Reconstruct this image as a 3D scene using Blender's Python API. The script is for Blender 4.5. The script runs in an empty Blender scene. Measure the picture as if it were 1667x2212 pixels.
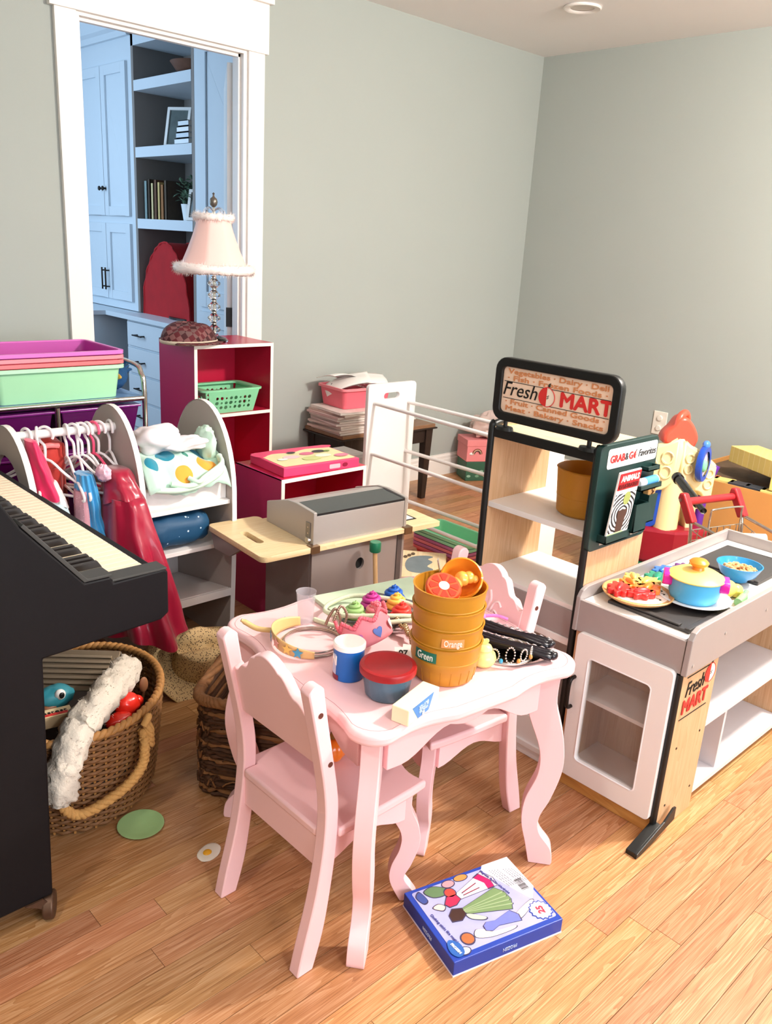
import bpy, bmesh, math, random
from mathutils import Vector, Matrix, noise as mnoise
random.seed(11)
S = bpy.context.scene
COL = S.collection
PI = math.pi
# ------------------------------------------------------------------ camera
cam_data = bpy.data.cameras.new('camera'); cam = bpy.data.objects.new('camera', cam_data); COL.objects.link(cam)
cam_data.sensor_fit = 'HORIZONTAL'; cam_data.sensor_width = 36.0; cam_data.lens = 1799.1/1667*36.0
cam_data.clip_start = 0.02
CAMZ = 1.35
_y, _p, _r = math.radians(44.1595), math.radians(17.8199), math.radians(-3.5261)
_f = Vector((math.sin(_y)*math.cos(_p), math.cos(_y)*math.cos(_p), -math.sin(_p)))
_rt = Vector((math.cos(_y), -math.sin(_y), 0)); _d = _f.cross(_rt)
_r2 = _rt*math.cos(_r) + _d*math.sin(_r); _d2 = -_rt*math.sin(_r) + _d*math.cos(_r)
CM = Matrix((_r2, -_d2, -_f)).transposed().to_4x4(); CM.translation = (0, 0, CAMZ)
cam.matrix_world = CM
S.camera = cam
# ------------------------------------------------------------------ world, lights, exposure
W = bpy.data.worlds.new('world'); S.world = W; W.use_nodes = True
W.node_tree.nodes['Background'].inputs[0].default_value = (.75, .86, 1, 1)
W.node_tree.nodes['Background'].inputs[1].default_value = .4
def area(name, loc, target, size, power, color, shape='DISK', size_y=None):
    l = bpy.data.lights.new(name, 'AREA'); l.shape = shape; l.size = size
    if size_y: l.size_y = size_y
    l.energy = power; l.color = color
    o = bpy.data.objects.new(name, l); COL.objects.link(o); o.location = loc
    o.rotation_euler = (Vector(target) - Vector(loc)).to_track_quat('-Z', 'Y').to_euler()
    return o
WARM = (1.0, .93, .85)
def globe(name, loc, r, power, color):
    l = bpy.data.lights.new(name, 'POINT'); l.shadow_soft_size = r; l.energy = power; l.color = color
    o = bpy.data.objects.new(name, l); COL.objects.link(o); o.location = loc
globe('ceiling_globe_lamp', (2.75, .18, 2.30), .085, 165, WARM)
area('downlight_entry', (.75, -.75, 2.425), (.75, -.75, 0), .16, 9, WARM)
area('downlight_rear', (2.7, -1.5, 2.425), (2.7, -1.5, 0), .16, 10, WARM)
area('downlight_left', (-.6, .7, 2.425), (-.6, .7, 0), .16, 11, WARM)
area('window_daylight', (1.0, -2.5, 1.35), (1.2, 2, 1.9), 2.4, 66, (.84, .90, 1.0), 'RECTANGLE', 1.5)
area('study_daylight', (.75, 5.6, 1.6), (3.2, 5.3, 1.2), 1.5, 30, (.56, .77, 1.0), 'RECTANGLE', 1.5)
S.view_settings.view_transform = 'Standard'; S.view_settings.look = 'None'; S.view_settings.gamma = 1.0
S.view_settings.use_curve_mapping = False
S.view_settings.exposure = 0.78
S.cycles.max_bounces = 8; S.cycles.diffuse_bounces = 4; S.cycles.glossy_bounces = 4; S.cycles.transmission_bounces = 8
S.cycles.caustics_reflective = False; S.cycles.caustics_refractive = False; S.cycles.sample_clamp_indirect = 6
# ------------------------------------------------------------------ materials
def lin(h):
    h = h.lstrip('#'); c = [int(h[i:i+2], 16)/255 for i in (0, 2, 4)]
    return tuple(x/12.92 if x <= .04045 else ((x+.055)/1.055)**2.4 for x in c) + (1,)
MATS = {}
def bsdf(name):
    m = bpy.data.materials.new(name); m.use_nodes = True
    return m, m.node_tree.nodes, m.node_tree.links, m.node_tree.nodes['Principled BSDF']
def mat(name, hexc, rough=.5, metal=0, var=.06, scale=14, bump=0, bscale=200, trans=0, coat=0, alpha=1, sheen=0, ior=1.45, stretch=None, sss=0, spec=.5):
    if name in MATS: return MATS[name]
    m, n, l, b = bsdf(name)
    b.inputs['Roughness'].default_value = rough; b.inputs['Metallic'].default_value = metal
    b.inputs['Transmission Weight'].default_value = trans; b.inputs['Coat Weight'].default_value = coat
    b.inputs['Alpha'].default_value = alpha; b.inputs['Sheen Weight'].default_value = sheen; b.inputs['IOR'].default_value = ior
    b.inputs['Specular IOR Level'].default_value = spec
    if sss: b.inputs['Subsurface Weight'].default_value = sss; b.inputs['Subsurface Radius'].default_value = (.01,.006,.004)
    tc = n.new('ShaderNodeTexCoord'); mp = n.new('ShaderNodeMapping'); l.new(tc.outputs['Object'], mp.inputs['Vector'])
    if stretch: mp.inputs['Scale'].default_value = stretch
    c = lin(hexc)
    nz = n.new('ShaderNodeTexNoise'); nz.inputs['Scale'].default_value = scale; nz.inputs['Detail'].default_value = 4
    l.new(mp.outputs[0], nz.inputs['Vector'])
    mx = n.new('ShaderNodeMix'); mx.data_type = 'RGBA'
    mx.inputs[6].default_value = tuple(max(0, x*(1-var)) for x in c[:3]) + (1,)
    mx.inputs[7].default_value = tuple(min(1, x*(1+var)) for x in c[:3]) + (1,)
    l.new(nz.outputs['Fac'], mx.inputs[0]); l.new(mx.outputs[2], b.inputs['Base Color'])
    if bump:
        n2 = n.new('ShaderNodeTexNoise'); n2.inputs['Scale'].default_value = bscale; l.new(mp.outputs[0], n2.inputs['Vector'])
        bp = n.new('ShaderNodeBump'); bp.inputs['Strength'].default_value = bump; bp.inputs['Distance'].default_value = .002
        l.new(n2.outputs['Fac'], bp.inputs['Height']); l.new(bp.outputs[0], b.inputs['Normal'])
    MATS[name] = m
    return m
def ramp(n, stops):
    r = n.new('ShaderNodeValToRGB'); e = r.color_ramp.elements
    while len(e) < len(stops): e.new(.5)
    for i, (p, c) in enumerate(stops): e[i].position = p; e[i].color = lin(c) if isinstance(c, str) else c
    return r
def math_node(n, l, op, a, b=None):
    m = n.new('ShaderNodeMath'); m.operation = op
    for i, v in enumerate((a, b)):
        if v is None: continue
        if isinstance(v, (int, float)): m.inputs[i].default_value = v
        else: l.new(v, m.inputs[i])
    return m.outputs[0]
def wood(name, dark, mid, light, axis=0, rough=.4, ring=9.0, world=False, rnd=0.0, coat=0.0, sc=1.0, rk=.25, spec=.5):
    """streaky wood: grain runs along the given axis"""
    if name in MATS: return MATS[name]
    m, n, l, b = bsdf(name)
    src = n.new('ShaderNodeNewGeometry').outputs['Position'] if world else n.new('ShaderNodeTexCoord').outputs['Object']
    oi = n.new('ShaderNodeObjectInfo')
    add = n.new('ShaderNodeVectorMath'); add.operation = 'ADD'; l.new(src, add.inputs[0])
    cmb = n.new('ShaderNodeCombineXYZ')
    k = math_node(n, l, 'MULTIPLY', oi.outputs['Random'], 37.0)
    for i in range(3): l.new(k, cmb.inputs[i])
    l.new(cmb.outputs[0], add.inputs[1])
    mp = n.new('ShaderNodeMapping'); l.new(add.outputs[0], mp.inputs['Vector'])
    s = [ring*sc]*3; s[axis] = ring*.085*sc; mp.inputs['Scale'].default_value = s
    n1 = n.new('ShaderNodeTexNoise'); n1.inputs['Scale'].default_value = 2.6; n1.inputs['Detail'].default_value = 3; n1.inputs['Distortion'].default_value = .6
    l.new(mp.outputs[0], n1.inputs['Vector'])
    rings = math_node(n, l, 'FRACT', math_node(n, l, 'MULTIPLY', n1.outputs['Fac'], 9.0))
    mp2 = n.new('ShaderNodeMapping'); l.new(add.outputs[0], mp2.inputs['Vector'])
    s2 = [420.0*sc]*3; s2[axis] = 9.0*sc; mp2.inputs['Scale'].default_value = s2
    n2 = n.new('ShaderNodeTexNoise'); n2.inputs['Scale'].default_value = 1.0; n2.inputs['Detail'].default_value = 3; l.new(mp2.outputs[0], n2.inputs['Vector'])
    f = math_node(n, l, 'ADD', math_node(n, l, 'MULTIPLY', rings, rk), math_node(n, l, 'MULTIPLY', n2.outputs['Fac'], 1.05-rk))
    r = ramp(n, [(.18, dark), (.5, mid), (.85, light)]); l.new(f, r.inputs[0])
    if rnd:
        hs = n.new('ShaderNodeHueSaturation'); l.new(r.outputs[0], hs.inputs['Color'])
        v = math_node(n, l, 'ADD', math_node(n, l, 'MULTIPLY', oi.outputs['Random'], rnd), 1-rnd*.5); l.new(v, hs.inputs['Value'])
        w = n.new('ShaderNodeTexWhiteNoise'); w.noise_dimensions = '1D'; l.new(oi.outputs['Random'], w.inputs['W'])
        l.new(math_node(n, l, 'ADD', math_node(n, l, 'MULTIPLY', w.outputs['Value'], .024), .488), hs.inputs['Hue'])
        l.new(hs.outputs[0], b.inputs['Base Color'])
    else: l.new(r.outputs[0], b.inputs['Base Color'])
    b.inputs['Roughness'].default_value = rough; b.inputs['Coat Weight'].default_value = coat; b.inputs['Coat Roughness'].default_value = .25
    bp = n.new('ShaderNodeBump'); bp.inputs['Strength'].default_value = .15; bp.inputs['Distance'].default_value = .001
    l.new(f, bp.inputs['Height']); l.new(bp.outputs[0], b.inputs['Normal'])
    MATS[name] = m
    return m
def dots(name, base, spots, rough=.8, var=.06):
    """cloth with printed round spots at given object-space points: (centre, radius, colour)"""
    m = mat(name, base, rough, var=var, scale=9, bump=.15, bscale=60, sheen=.2)
    n, l = m.node_tree.nodes, m.node_tree.links; b = n['Principled BSDF']
    cur = b.inputs['Base Color'].links[0].from_socket
    tc = n.new('ShaderNodeTexCoord')
    for c, r, h in spots:
        d = n.new('ShaderNodeVectorMath'); d.operation = 'DISTANCE'; l.new(tc.outputs['Object'], d.inputs[0]); d.inputs[1].default_value = c
        k = math_node(n, l, 'LESS_THAN', d.outputs['Value'], r)
        mx = n.new('ShaderNodeMix'); mx.data_type = 'RGBA'; l.new(k, mx.inputs[0]); l.new(cur, mx.inputs[6]); mx.inputs[7].default_value = lin(h); cur = mx.outputs[2]
    l.new(cur, b.inputs['Base Color'])
    return m
def speckle(name, base, fleck, scale, thr, rough=.8, stretch=None, bump=0):
    """voronoi flecks of a second colour"""
    m, n, l, b = bsdf(name)
    tc = n.new('ShaderNodeTexCoord'); mp = n.new('ShaderNodeMapping'); l.new(tc.outputs['Object'], mp.inputs[0])
    if stretch: mp.inputs['Scale'].default_value = stretch
    v = n.new('ShaderNodeTexVoronoi'); v.inputs['Scale'].default_value = scale; l.new(mp.outputs[0], v.inputs['Vector'])
    k = math_node(n, l, 'LESS_THAN', v.outputs['Distance'], thr)
    mx = n.new('ShaderNodeMix'); mx.data_type = 'RGBA'; l.new(k, mx.inputs[0]); mx.inputs[6].default_value = lin(base); mx.inputs[7].default_value = lin(fleck)
    l.new(mx.outputs[2], b.inputs['Base Color']); b.inputs['Roughness'].default_value = rough
    if bump:
        bp = n.new('ShaderNodeBump'); bp.inputs['Strength'].default_value = bump; bp.inputs['Distance'].default_value = .003; bp.invert = True
        l.new(k, bp.inputs['Height']); l.new(bp.outputs[0], b.inputs['Normal'])
    MATS[name] = m; return m
# ------------------------------------------------------------------ mesh builder
class B:
    def __init__(s): s.b = bmesh.new(); s.m0 = 0
    def face(s, pts):
        return s.b.faces.new([s.b.verts.new(p) for p in pts])
    def box(s, x0, x1, y0, y1, z0, z1):
        v = [s.b.verts.new(p) for p in ((x0,y0,z0),(x1,y0,z0),(x1,y1,z0),(x0,y1,z0),(x0,y0,z1),(x1,y0,z1),(x1,y1,z1),(x0,y1,z1))]
        for q in ((0,3,2,1),(4,5,6,7),(0,1,5,4),(1,2,6,5),(2,3,7,6),(3,0,4,7)): s.b.faces.new([v[i] for i in q])
        return s
    def frustum(s, a, z0, c, z1):
        """tapered block: rects a=(x0,x1,y0,y1) at z0, c at z1"""
        P = [(a[0],a[2],z0),(a[1],a[2],z0),(a[1],a[3],z0),(a[0],a[3],z0),(c[0],c[2],z1),(c[1],c[2],z1),(c[1],c[3],z1),(c[0],c[3],z1)]
        v = [s.b.verts.new(p) for p in P]
        for q in ((0,3,2,1),(4,5,6,7),(0,1,5,4),(1,2,6,5),(2,3,7,6),(3,0,4,7)): s.b.faces.new([v[i] for i in q])
        return s
    def prism(s, pts, axis, a, c):
        def P(p, k): return {'x': (k, p[0], p[1]), 'y': (p[0], k, p[1]), 'z': (p[0], p[1], k)}[axis]
        A = [s.b.verts.new(P(p, a)) for p in pts]; D = [s.b.verts.new(P(p, c)) for p in pts]; n = len(pts)
        s.b.faces.new(A); s.b.faces.new(D[::-1])
        for i in range(n): s.b.faces.new((A[i], D[i], D[(i+1) % n], A[(i+1) % n]))
        return s
    def lathe(s, prof, segs=32, c=(0, 0, 0), a0=0.0, a1=2*PI, sx=1.0, sy=1.0, cap=False):
        full = abs(a1-a0-2*PI) < 1e-6; k = segs if full else segs+1
        R = []
        for r, z in prof:
            if r < 1e-6: R.append([s.b.verts.new((c[0], c[1], c[2]+z))]*k); continue
            R.append([s.b.verts.new((c[0]+sx*r*math.cos(a0+(a1-a0)*i/segs), c[1]+sy*r*math.sin(a0+(a1-a0)*i/segs), c[2]+z)) for i in range(k)])
        for A, D in zip(R, R[1:]):
            for i in range(segs):
                j = (i+1) % k
                q = [A[i], A[j], D[j], D[i]]; u = []
                for v in q:
                    if v not in u: u.append(v)
                if len(u) > 2: s.b.faces.new(u)
        if cap:
            for Q in (R[0], R[-1]):
                if len(set(Q)) > 2: s.b.faces.new(Q)
        return s
    def tube(s, pts, r, segs=8, closed=False, cap=True):
        P = [Vector(p) for p in pts]; n = len(P); rr = r if isinstance(r, (list, tuple)) else [r]*n
        T = []
        for i in range(n):
            if closed: t = P[(i+1) % n]-P[i-1]
            else: t = P[min(i+1, n-1)]-P[max(i-1, 0)]
            T.append(t.normalized() if t.length > 1e-9 else Vector((0, 0, 1)))
        up = Vector((0, 0, 1)) if abs(T[0].z) < .9 else Vector((1, 0, 0))
        N = T[0].cross(up).normalized(); R = []
        for i in range(n):
            N = (N-T[i]*N.dot(T[i]))
            N = N.normalized() if N.length > 1e-6 else T[i].orthogonal().normalized()
            Bn = T[i].cross(N)
            R.append([s.b.verts.new(P[i]+(N*math.cos(2*PI*k/segs)+Bn*math.sin(2*PI*k/segs))*rr[i]) for k in range(segs)])
        for i in range(n if closed else n-1):
            A, D = R[i], R[(i+1) % n]
            for k in range(segs): s.b.faces.new((A[k], A[(k+1) % segs], D[(k+1) % segs], D[k]))
        if cap and not closed: s.b.faces.new(R[0][::-1]); s.b.faces.new(R[-1])
        return s
    def grid(s, fn, nu, nv, closed_u=False):
        V = [[s.b.verts.new(fn(i/nu, j/nv)) for j in range(nv+1)] for i in range(nu if closed_u else nu+1)]
        for i in range(nu):
            for j in range(nv):
                A, D = V[i], V[(i+1) % len(V)]
                s.b.faces.new((A[j], D[j], D[j+1], A[j+1]))
        return s
    def blob(s, c, r, amp=.12, freq=3.0, seed=0, segs=24, rings=14, flat=None):
        def fn(u, v):
            th = 2*PI*u; ph = PI*v
            d = Vector((math.cos(th)*math.sin(ph), math.sin(th)*math.sin(ph), -math.cos(ph)))
            k = 1+amp*mnoise.noise(d*freq+Vector((seed*3.1, seed*1.7, seed)))
            p = Vector((d.x*r[0]*k, d.y*r[1]*k, d.z*r[2]*k))
            if flat is not None and p.z < flat: p.z = flat
            return Vector(c)+p
        return s.grid(fn, segs, rings, True)
    def mark(s): s.b.verts.ensure_lookup_table(); s.m0 = len(s.b.verts); return s
    def xf(s, M):
        s.b.verts.ensure_lookup_table()
        for v in list(s.b.verts)[s.m0:]: v.co = M @ v.co
        return s
    def out(s, name, m, parent=None, smooth=None, bevel=0, segs=2, solid=0, sub=0, offset=-1):
        bmesh.ops.remove_doubles(s.b, verts=s.b.verts, dist=1e-6)
        bmesh.ops.recalc_face_normals(s.b, faces=s.b.faces)
        me = bpy.data.meshes.new(name); s.b.to_mesh(me); s.b.free()
        return link(name, me, m, parent, smooth, bevel, segs, solid, sub, offset)
def link(name, me, m, parent=None, smooth=None, bevel=0, segs=2, solid=0, sub=0, offset=-1):
    if m:
        if isinstance(m, str): m = MATS[m]
        if not me.materials: me.materials.append(m)
    if smooth is not None:
        me.polygons.foreach_set('use_smooth', [True]*len(me.polygons)); me.set_sharp_from_angle(angle=math.radians(smooth))
    o = bpy.data.objects.new(name, me); COL.objects.link(o); o.parent = parent
    if solid: k = o.modifiers.new('solid', 'SOLIDIFY'); k.thickness = solid; k.offset = offset
    if sub: k = o.modifiers.new('sub', 'SUBSURF'); k.levels = sub; k.render_levels = sub
    if bevel: k = o.modifiers.new('bevel', 'BEVEL'); k.width = bevel; k.segments = segs; k.limit_method = 'ANGLE'; k.angle_limit = math.radians(40)
    return o
def tag(o, label=None, cat=None, group=None, kind=None):
    if label: o['label'] = label
    if cat: o['category'] = cat
    if group: o['group'] = group
    if kind: o['kind'] = kind
    return o
def thing(name, label, cat, loc=(0, 0, 0), rz=0, group=None):
    o = bpy.data.objects.new(name, None); COL.objects.link(o); o.location = loc; o.rotation_euler = (0, 0, math.radians(rz)); o.empty_display_size = .05
    return tag(o, label, cat, group)
def copy_tree(o, parent=None):
    c = o.copy(); COL.objects.link(c); c.parent = parent
    for ch in list(o.children): copy_tree(ch, c)
    return c
def struct(o): o['kind'] = 'structure'; return o
def frame(o, xa, ya):
    """matrix whose x axis is xa, y axis ya, placed at o"""
    x = Vector(xa).normalized(); y = Vector(ya).normalized(); z = x.cross(y)
    M = Matrix((x, y, z)).transposed().to_4x4(); M.translation = o; return M
def FX(o): return frame(o, (0, -1, 0), (0, 0, 1))       # reads from -x
def FY(o): return frame(o, (1, 0, 0), (0, 0, 1))        # reads from -y
def FZ(o, deg=0):
    a = math.radians(deg); return frame(o, (math.cos(a), math.sin(a), 0), (-math.sin(a), math.cos(a), 0))
def text(s, M, size, m, parent, width=None, shear=0, bold=0, ext=.0006, align='CENTER', name='lettering', space=1.0, fat=0):
    cu = bpy.data.curves.new('t', 'FONT'); cu.body = s; cu.size = size; cu.extrude = ext; cu.shear = shear; cu.offset = bold; cu.align_x = align; cu.align_y = 'CENTER'; cu.space_character = space; cu.resolution_u = 3
    t = bpy.data.objects.new('t', cu); me = bpy.data.meshes.new_from_object(t)
    bpy.data.objects.remove(t); bpy.data.curves.remove(cu)
    if width:
        xs = [v.co.x for v in me.vertices]; k = width/max(1e-6, max(xs)-min(xs)); c = (max(xs)+min(xs))/2 if align == 'CENTER' else min(xs)
        for v in me.vertices: v.co.x = (v.co.x-c)*k
    if fat:
        bm = bmesh.new()
        for dx, dy, dz in ((0, 0, 0), (fat, 0, .0001), (-fat, 0, .0002), (0, fat, .0003), (0, -fat, .0004)):
            m2 = me.copy(); m2.transform(Matrix.Translation((dx, dy, dz))); bm.from_mesh(m2); bpy.data.meshes.remove(m2)
        bm.to_mesh(me); bm.free()
    me.transform(M); me.materials.clear(); me.name = name
    return link(name, me, m, parent)
def plate(outer, holes, th, M, name, m, parent=None, bevel=0):
    """flat plate with real holes, thickness th centred on the plane of M"""
    cu = bpy.data.curves.new('p', 'CURVE'); cu.dimensions = '2D'; cu.fill_mode = 'BOTH'; cu.extrude = th/2; cu.bevel_depth = bevel; cu.bevel_resolution = 1
    for P in [outer]+list(holes):
        sp = cu.splines.new('POLY'); sp.points.add(len(P)-1); sp.use_cyclic_u = True
        for q, p in zip(sp.points, P): q.co = (p[0], p[1], 0, 1)
    t = bpy.data.objects.new('p', cu); me = bpy.data.meshes.new_from_object(t); bpy.data.objects.remove(t); bpy.data.curves.remove(cu)
    me.transform(M); me.materials.clear(); me.name = name
    return link(name, me, m, parent)
def rrect(x0, x1, y0, y1, r, n=5):
    P = []
    for cx, cy, a in ((x1-r, y1-r, 0), (x0+r, y1-r, 90), (x0+r, y0+r, 180), (x1-r, y0+r, 270)):
        for i in range(n+1):
            t = math.radians(a+90*i/n); P.append((cx+r*math.cos(t), cy+r*math.sin(t)))
    return P
def circ(cx, cy, r, n=16, ry=None): return [(cx+r*math.cos(2*PI*i/n), cy+(ry or r)*math.sin(2*PI*i/n)) for i in range(n)]
def smooth_pts(P, n=6, closed=False):
    """catmull-rom through points"""
    P = [Vector(p) for p in P]; out = []; N = len(P)
    rng = range(N if closed else N-1)
    for i in rng:
        a, b, c, d = (P[(i-1) % N], P[i], P[(i+1) % N], P[(i+2) % N]) if closed else (P[max(i-1, 0)], P[i], P[i+1], P[min(i+2, N-1)])
        for k in range(n):
            t = k/n; out.append(.5*((2*b)+(c-a)*t+(2*a-5*b+4*c-d)*t*t+(3*b-a-3*c+d)*t**3))
    if not closed: out.append(P[-1])
    return out
def decal(P, M, m, parent, name='print', ext=.0008): return plate(P, [], ext, M, name, m, parent)
def inview(P, pad=.06):
    c = CM.inverted() @ Vector(P)
    if c.z > -.1: return False
    u = c.x/-c.z*1799.1/1667; v = c.y/-c.z*1799.1/2212
    return abs(u) < .5+pad and abs(v) < .5+pad
# ================================================================== materials in common
wall_m = mat('wall_paint', '#A9AFA9', .85, var=.02, scale=3, bump=.06, bscale=350)
ceil_m = mat('ceiling_paint', '#F6F4F2', .9, var=.015, scale=3, bump=.05, bscale=300)
trim_m = mat('white_trim', '#F3EEE8', .45, var=.012, scale=5)
oak = wood('oak_floor', '#84502C', '#B07A4F', '#CFA27B', 0, .38, 8, world=True, rnd=.38, coat=.12, rk=.22)
gap_m = mat('floor_joint', '#5A361B', .8)
white_m = mat('white_laminate', '#EDE9E6', .45, var=.015)
black_m = mat('black_plastic', '#121413', .42, var=.1)
chrome = mat('chrome', '#D8D6D2', .12, 1, var=.02)
silver_m = mat('satin_silver', '#BDB8B4', .42, .5, var=.03, scale=60, stretch=(1, 1, 12))
ink = mat('black_ink', '#16130F', .7)
paper = mat('paper_white', '#F2EFEA', .8, var=.02)
# ================================================================== floor
fl = struct(B().box(-1.75, 4.5, -2.75, 7.3, -.06, -.006).out('floor', gap_m))
rest = B(); pw = .0572; rows = int((3.39+.75)/pw); k = 0; planks = []
for j in range(-8, 60):
    y0 = 3.388-(j+1)*pw if j >= 0 else 3.39+(-j-1)*pw
    x = -1.7+random.random()*.5*-1
    while x < 4.35:
        L = random.choice((.32, .45, .6, .75, .9, 1.1))*random.uniform(.85, 1.15); x1 = min(x+L, 4.36)
        if x1-x > .05: planks.append((x, x1, y0))
        x = x1
cnt = 0
for x0, x1, y0 in planks:
    vis = any(inview((x0+(x1-x0)*a, y0+.03, 0), .01) for a in (0, .33, .66, 1))
    if y0 > 3.33 or not vis or cnt >= 296:
        rest.box(x0+.0005, x1-.0005, y0+.0004, y0+pw-.0006, -.012, 0); continue
    cnt += 1
    B().box(x0+.0005, x1-.0006, y0+.0005, y0+pw-.0006, -.012, random.uniform(-.0004, .0002)).out('plank', oak, fl)
tag(rest.out('far_planks', oak, fl), kind='stuff')
# ================================================================== walls
YB = 3.39; XR = 4.35; CZ = 2.44; OX0, OX1, OZ = 1.5253, 2.277, 2.105
struct(B().box(-1.7, OX0, YB, YB+.078, 0, 2.62).box(OX1, XR+.1, YB, YB+.078, 0, 2.62).box(OX0, OX1, YB, YB+.078, OZ, 2.62).out('wall_back', wall_m))
struct(B().box(XR, XR+.1, -2.7, YB, 0, CZ).out('wall_right', wall_m))
struct(B().box(-1.7, -1.6, -2.7, YB, 0, CZ).out('wall_left', wall_m))
struct(B().box(-1.6, XR, -2.7, -2.6, 0, CZ).out('wall_front', wall_m))
struct(B().box(-1.7, XR+.1, -2.7, YB, CZ, CZ+.06).out('ceiling', ceil_m))
def base_prof(h=.132): return [(0, 0), (.015, 0), (.015, h-.035), (.012, h-.03), (.012, h-.014), (.007, h-.006), (.007, h), (0, h)]
bb = B(); bb.prism([(YB-a, z) for a, z in base_prof()], 'x', 2.368, XR); bb.prism([(YB-a, z) for a, z in base_prof()], 'x', -1.6, 1.436); struct(bb.out('baseboard_back', trim_m))
bb = B(); bb.prism([(XR-a, z) for a, z in base_prof()], 'y', -2.6, YB-.016); struct(bb.out('baseboard_right', trim_m))
# door casing
t = struct(thing('trim_1', None, None))
B().box(1.437, 1.520, YB-.020, YB, 0, 2.105).out('casing', trim_m, t, bevel=.0015)
B().box(2.283, 2.367, YB-.020, YB, 0, 2.105).out('casing', trim_m, t, bevel=.0015)
B().box(1.418, 2.383, YB-.027, YB, 2.105, 2.298).out('header', trim_m, t, bevel=.0015)
B().box(1.402, 2.397, YB-.046, YB, 2.298, 2.335).out('cap', trim_m, t, bevel=.002)
B().box(OX0-.008, OX0+.012, YB-.006, YB+.08, 0, OZ-.012).box(OX1-.012, OX1+.008, YB-.006, YB+.08, 0, OZ-.012).box(OX0-.008, OX1+.008, YB-.006, YB+.08, OZ-.012, OZ+.002).out('jamb', trim_m, t, bevel=.001)
B().box(OX0+.012, OX0+.022, YB+.02, YB+.045, 0, OZ-.012).box(OX1-.022, OX1-.012, YB+.02, YB+.045, 0, OZ-.012).box(OX0+.012, OX1-.012, YB+.02, YB+.045, OZ-.024, OZ-.012).out('door_stop', trim_m, t)
d = struct(thing('door_1', None, None, (2.287, 3.474, 0), -31.5))
B().box(-.04, -.005, .012, .747, .01, 2.07).out('slab', mat('door_white', '#EFEDEA', .4), d, bevel=.001)
hg = B().box(-.045, .0, .003, .0115, .925, 1.015).lathe([(0, .92), (.007, .92), (.007, 1.02), (0, 1.02)], 10, (-.006, .0, 0)).out('hinge', black_m, d)
# recessed ceiling fixture
cl = thing('ceiling_downlight', 'round white recessed downlight in the ceiling, switched off', 'ceiling light', (3.598, 2.613, 2.44))
B().lathe([(.055, -.001), (.085, -.001), (.088, -.006), (.082, -.011), (.06, -.009), (.055, -.004)], 40).out('trim_ring', mat('fixture_white', '#F6F0EA', .35), cl, smooth=40)
B().lathe([(0, -.003), (.057, -.003)], 40).out('lens', mat('lens_white', '#DCD3C9', .3), cl)
# outlet on right wall
ot = thing('wall_outlet', 'ivory wall plate with a round safety cover on the grey wall', 'outlet', (XR, 2.30, .475))
B().box(-.007, 0, -.042, .042, -.066, .066).out('plate', mat('ivory', '#EFE9DC', .35), ot, bevel=.003)
for z in (.028, -.028): B().lathe([(0, .009), (.014, .008), (.0165, .003), (.0165, 0)], 20).xf(Matrix.Translation((-.007, 0, z)) @ Matrix.Rotation(-PI/2, 4, 'Y')).out('plug_cover', 'ivory', ot, smooth=50)
# ================================================================== study beyond the doorway
cab = mat('cabinet_paint', '#C9D3DB', .42, var=.015)
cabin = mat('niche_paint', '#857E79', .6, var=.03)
grip = mat('dark_bronze', '#2B2724', .35, .8)
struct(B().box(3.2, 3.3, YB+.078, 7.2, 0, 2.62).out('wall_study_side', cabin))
struct(B().box(-.2, 3.3, 7.2, 7.3, 0, 2.62).out('wall_study_far', cab))
struct(B().box(-.3, -.2, YB+.078, 7.3, 0, 2.62).out('wall_study_left', cab))
struct(B().box(-.3, 3.3, YB+.078, 7.3, 2.62, 2.68).out('ceiling_study', ceil_m))
def shaker(y0, y1, z0, z1, parent, x=2.8, fr=.06, handle=None):
    b = B(); f = x-.02
    b.box(f+.012, x, y0, y1, z0, z1); b.box(f, f+.012, y0, y0+fr, z0, z1); b.box(f, f+.012, y1-fr, y1, z0, z1); b.box(f, f+.012, y0+fr, y1-fr, z0, z0+fr); b.box(f, f+.012, y0+fr, y1-fr, z1-fr, z1)
    d = b.out('door', cab, parent, bevel=.001)
    if handle:
        k, hy, hz = handle
        if k == 'knob': B().lathe([(0, .03), (.014, .028), (.016, .022), (.007, .014), (.006, 0)], 14).xf(Matrix.Translation((f, hy, hz)) @ Matrix.Rotation(-PI/2, 4, 'Y')).out('knob', grip, d, smooth=50)
        if k == 'pull': B().tube([(f-.03, hy, hz-.075), (f-.03, hy, hz+.075)], .006, 8).tube([(f, hy, hz-.055), (f-.03, hy, hz-.055)], .005, 8).tube([(f, hy, hz+.055), (f-.03, hy, hz+.055)], .005, 8).out('pull', grip, d)
        if k == 'bar': B().tube([(f-.028, hy-.06, hz), (f-.028, hy+.06, hz)], .006, 8).tube([(f, hy-.045, hz), (f-.028, hy-.045, hz)], .005, 8).tube([(f, hy+.045, hz), (f-.028, hy+.045, hz)], .005, 8).out('pull', grip, d)
    return d
t = thing('wall_cabinet', 'pale blue built-in cabinet with four panelled doors above the desk counter', 'cabinet')
B().box(2.8, 3.19, 5.45, 6.9, .805, 2.52).out('carcass', cab, t, bevel=.001)
shaker(5.50, 5.853, 1.425, 2.36, t, handle=('knob', 5.83, 1.60)); shaker(5.859, 6.215, 1.425, 2.36, t, handle=('knob', 5.882, 1.60))
shaker(5.50, 5.853, .865, 1.375, t, handle=('pull', 5.83, 1.0)); shaker(5.859, 6.215, .865, 1.375, t, handle=('pull', 5.882, 1.0))
B().prism([(2.8, 2.50), (2.775, 2.50), (2.76, 2.53), (2.735, 2.545), (2.70, 2.60), (2.70, 2.62), (2.8, 2.62)], 'y', 5.45, 6.9).out('crown_moulding', cab, t)
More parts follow.
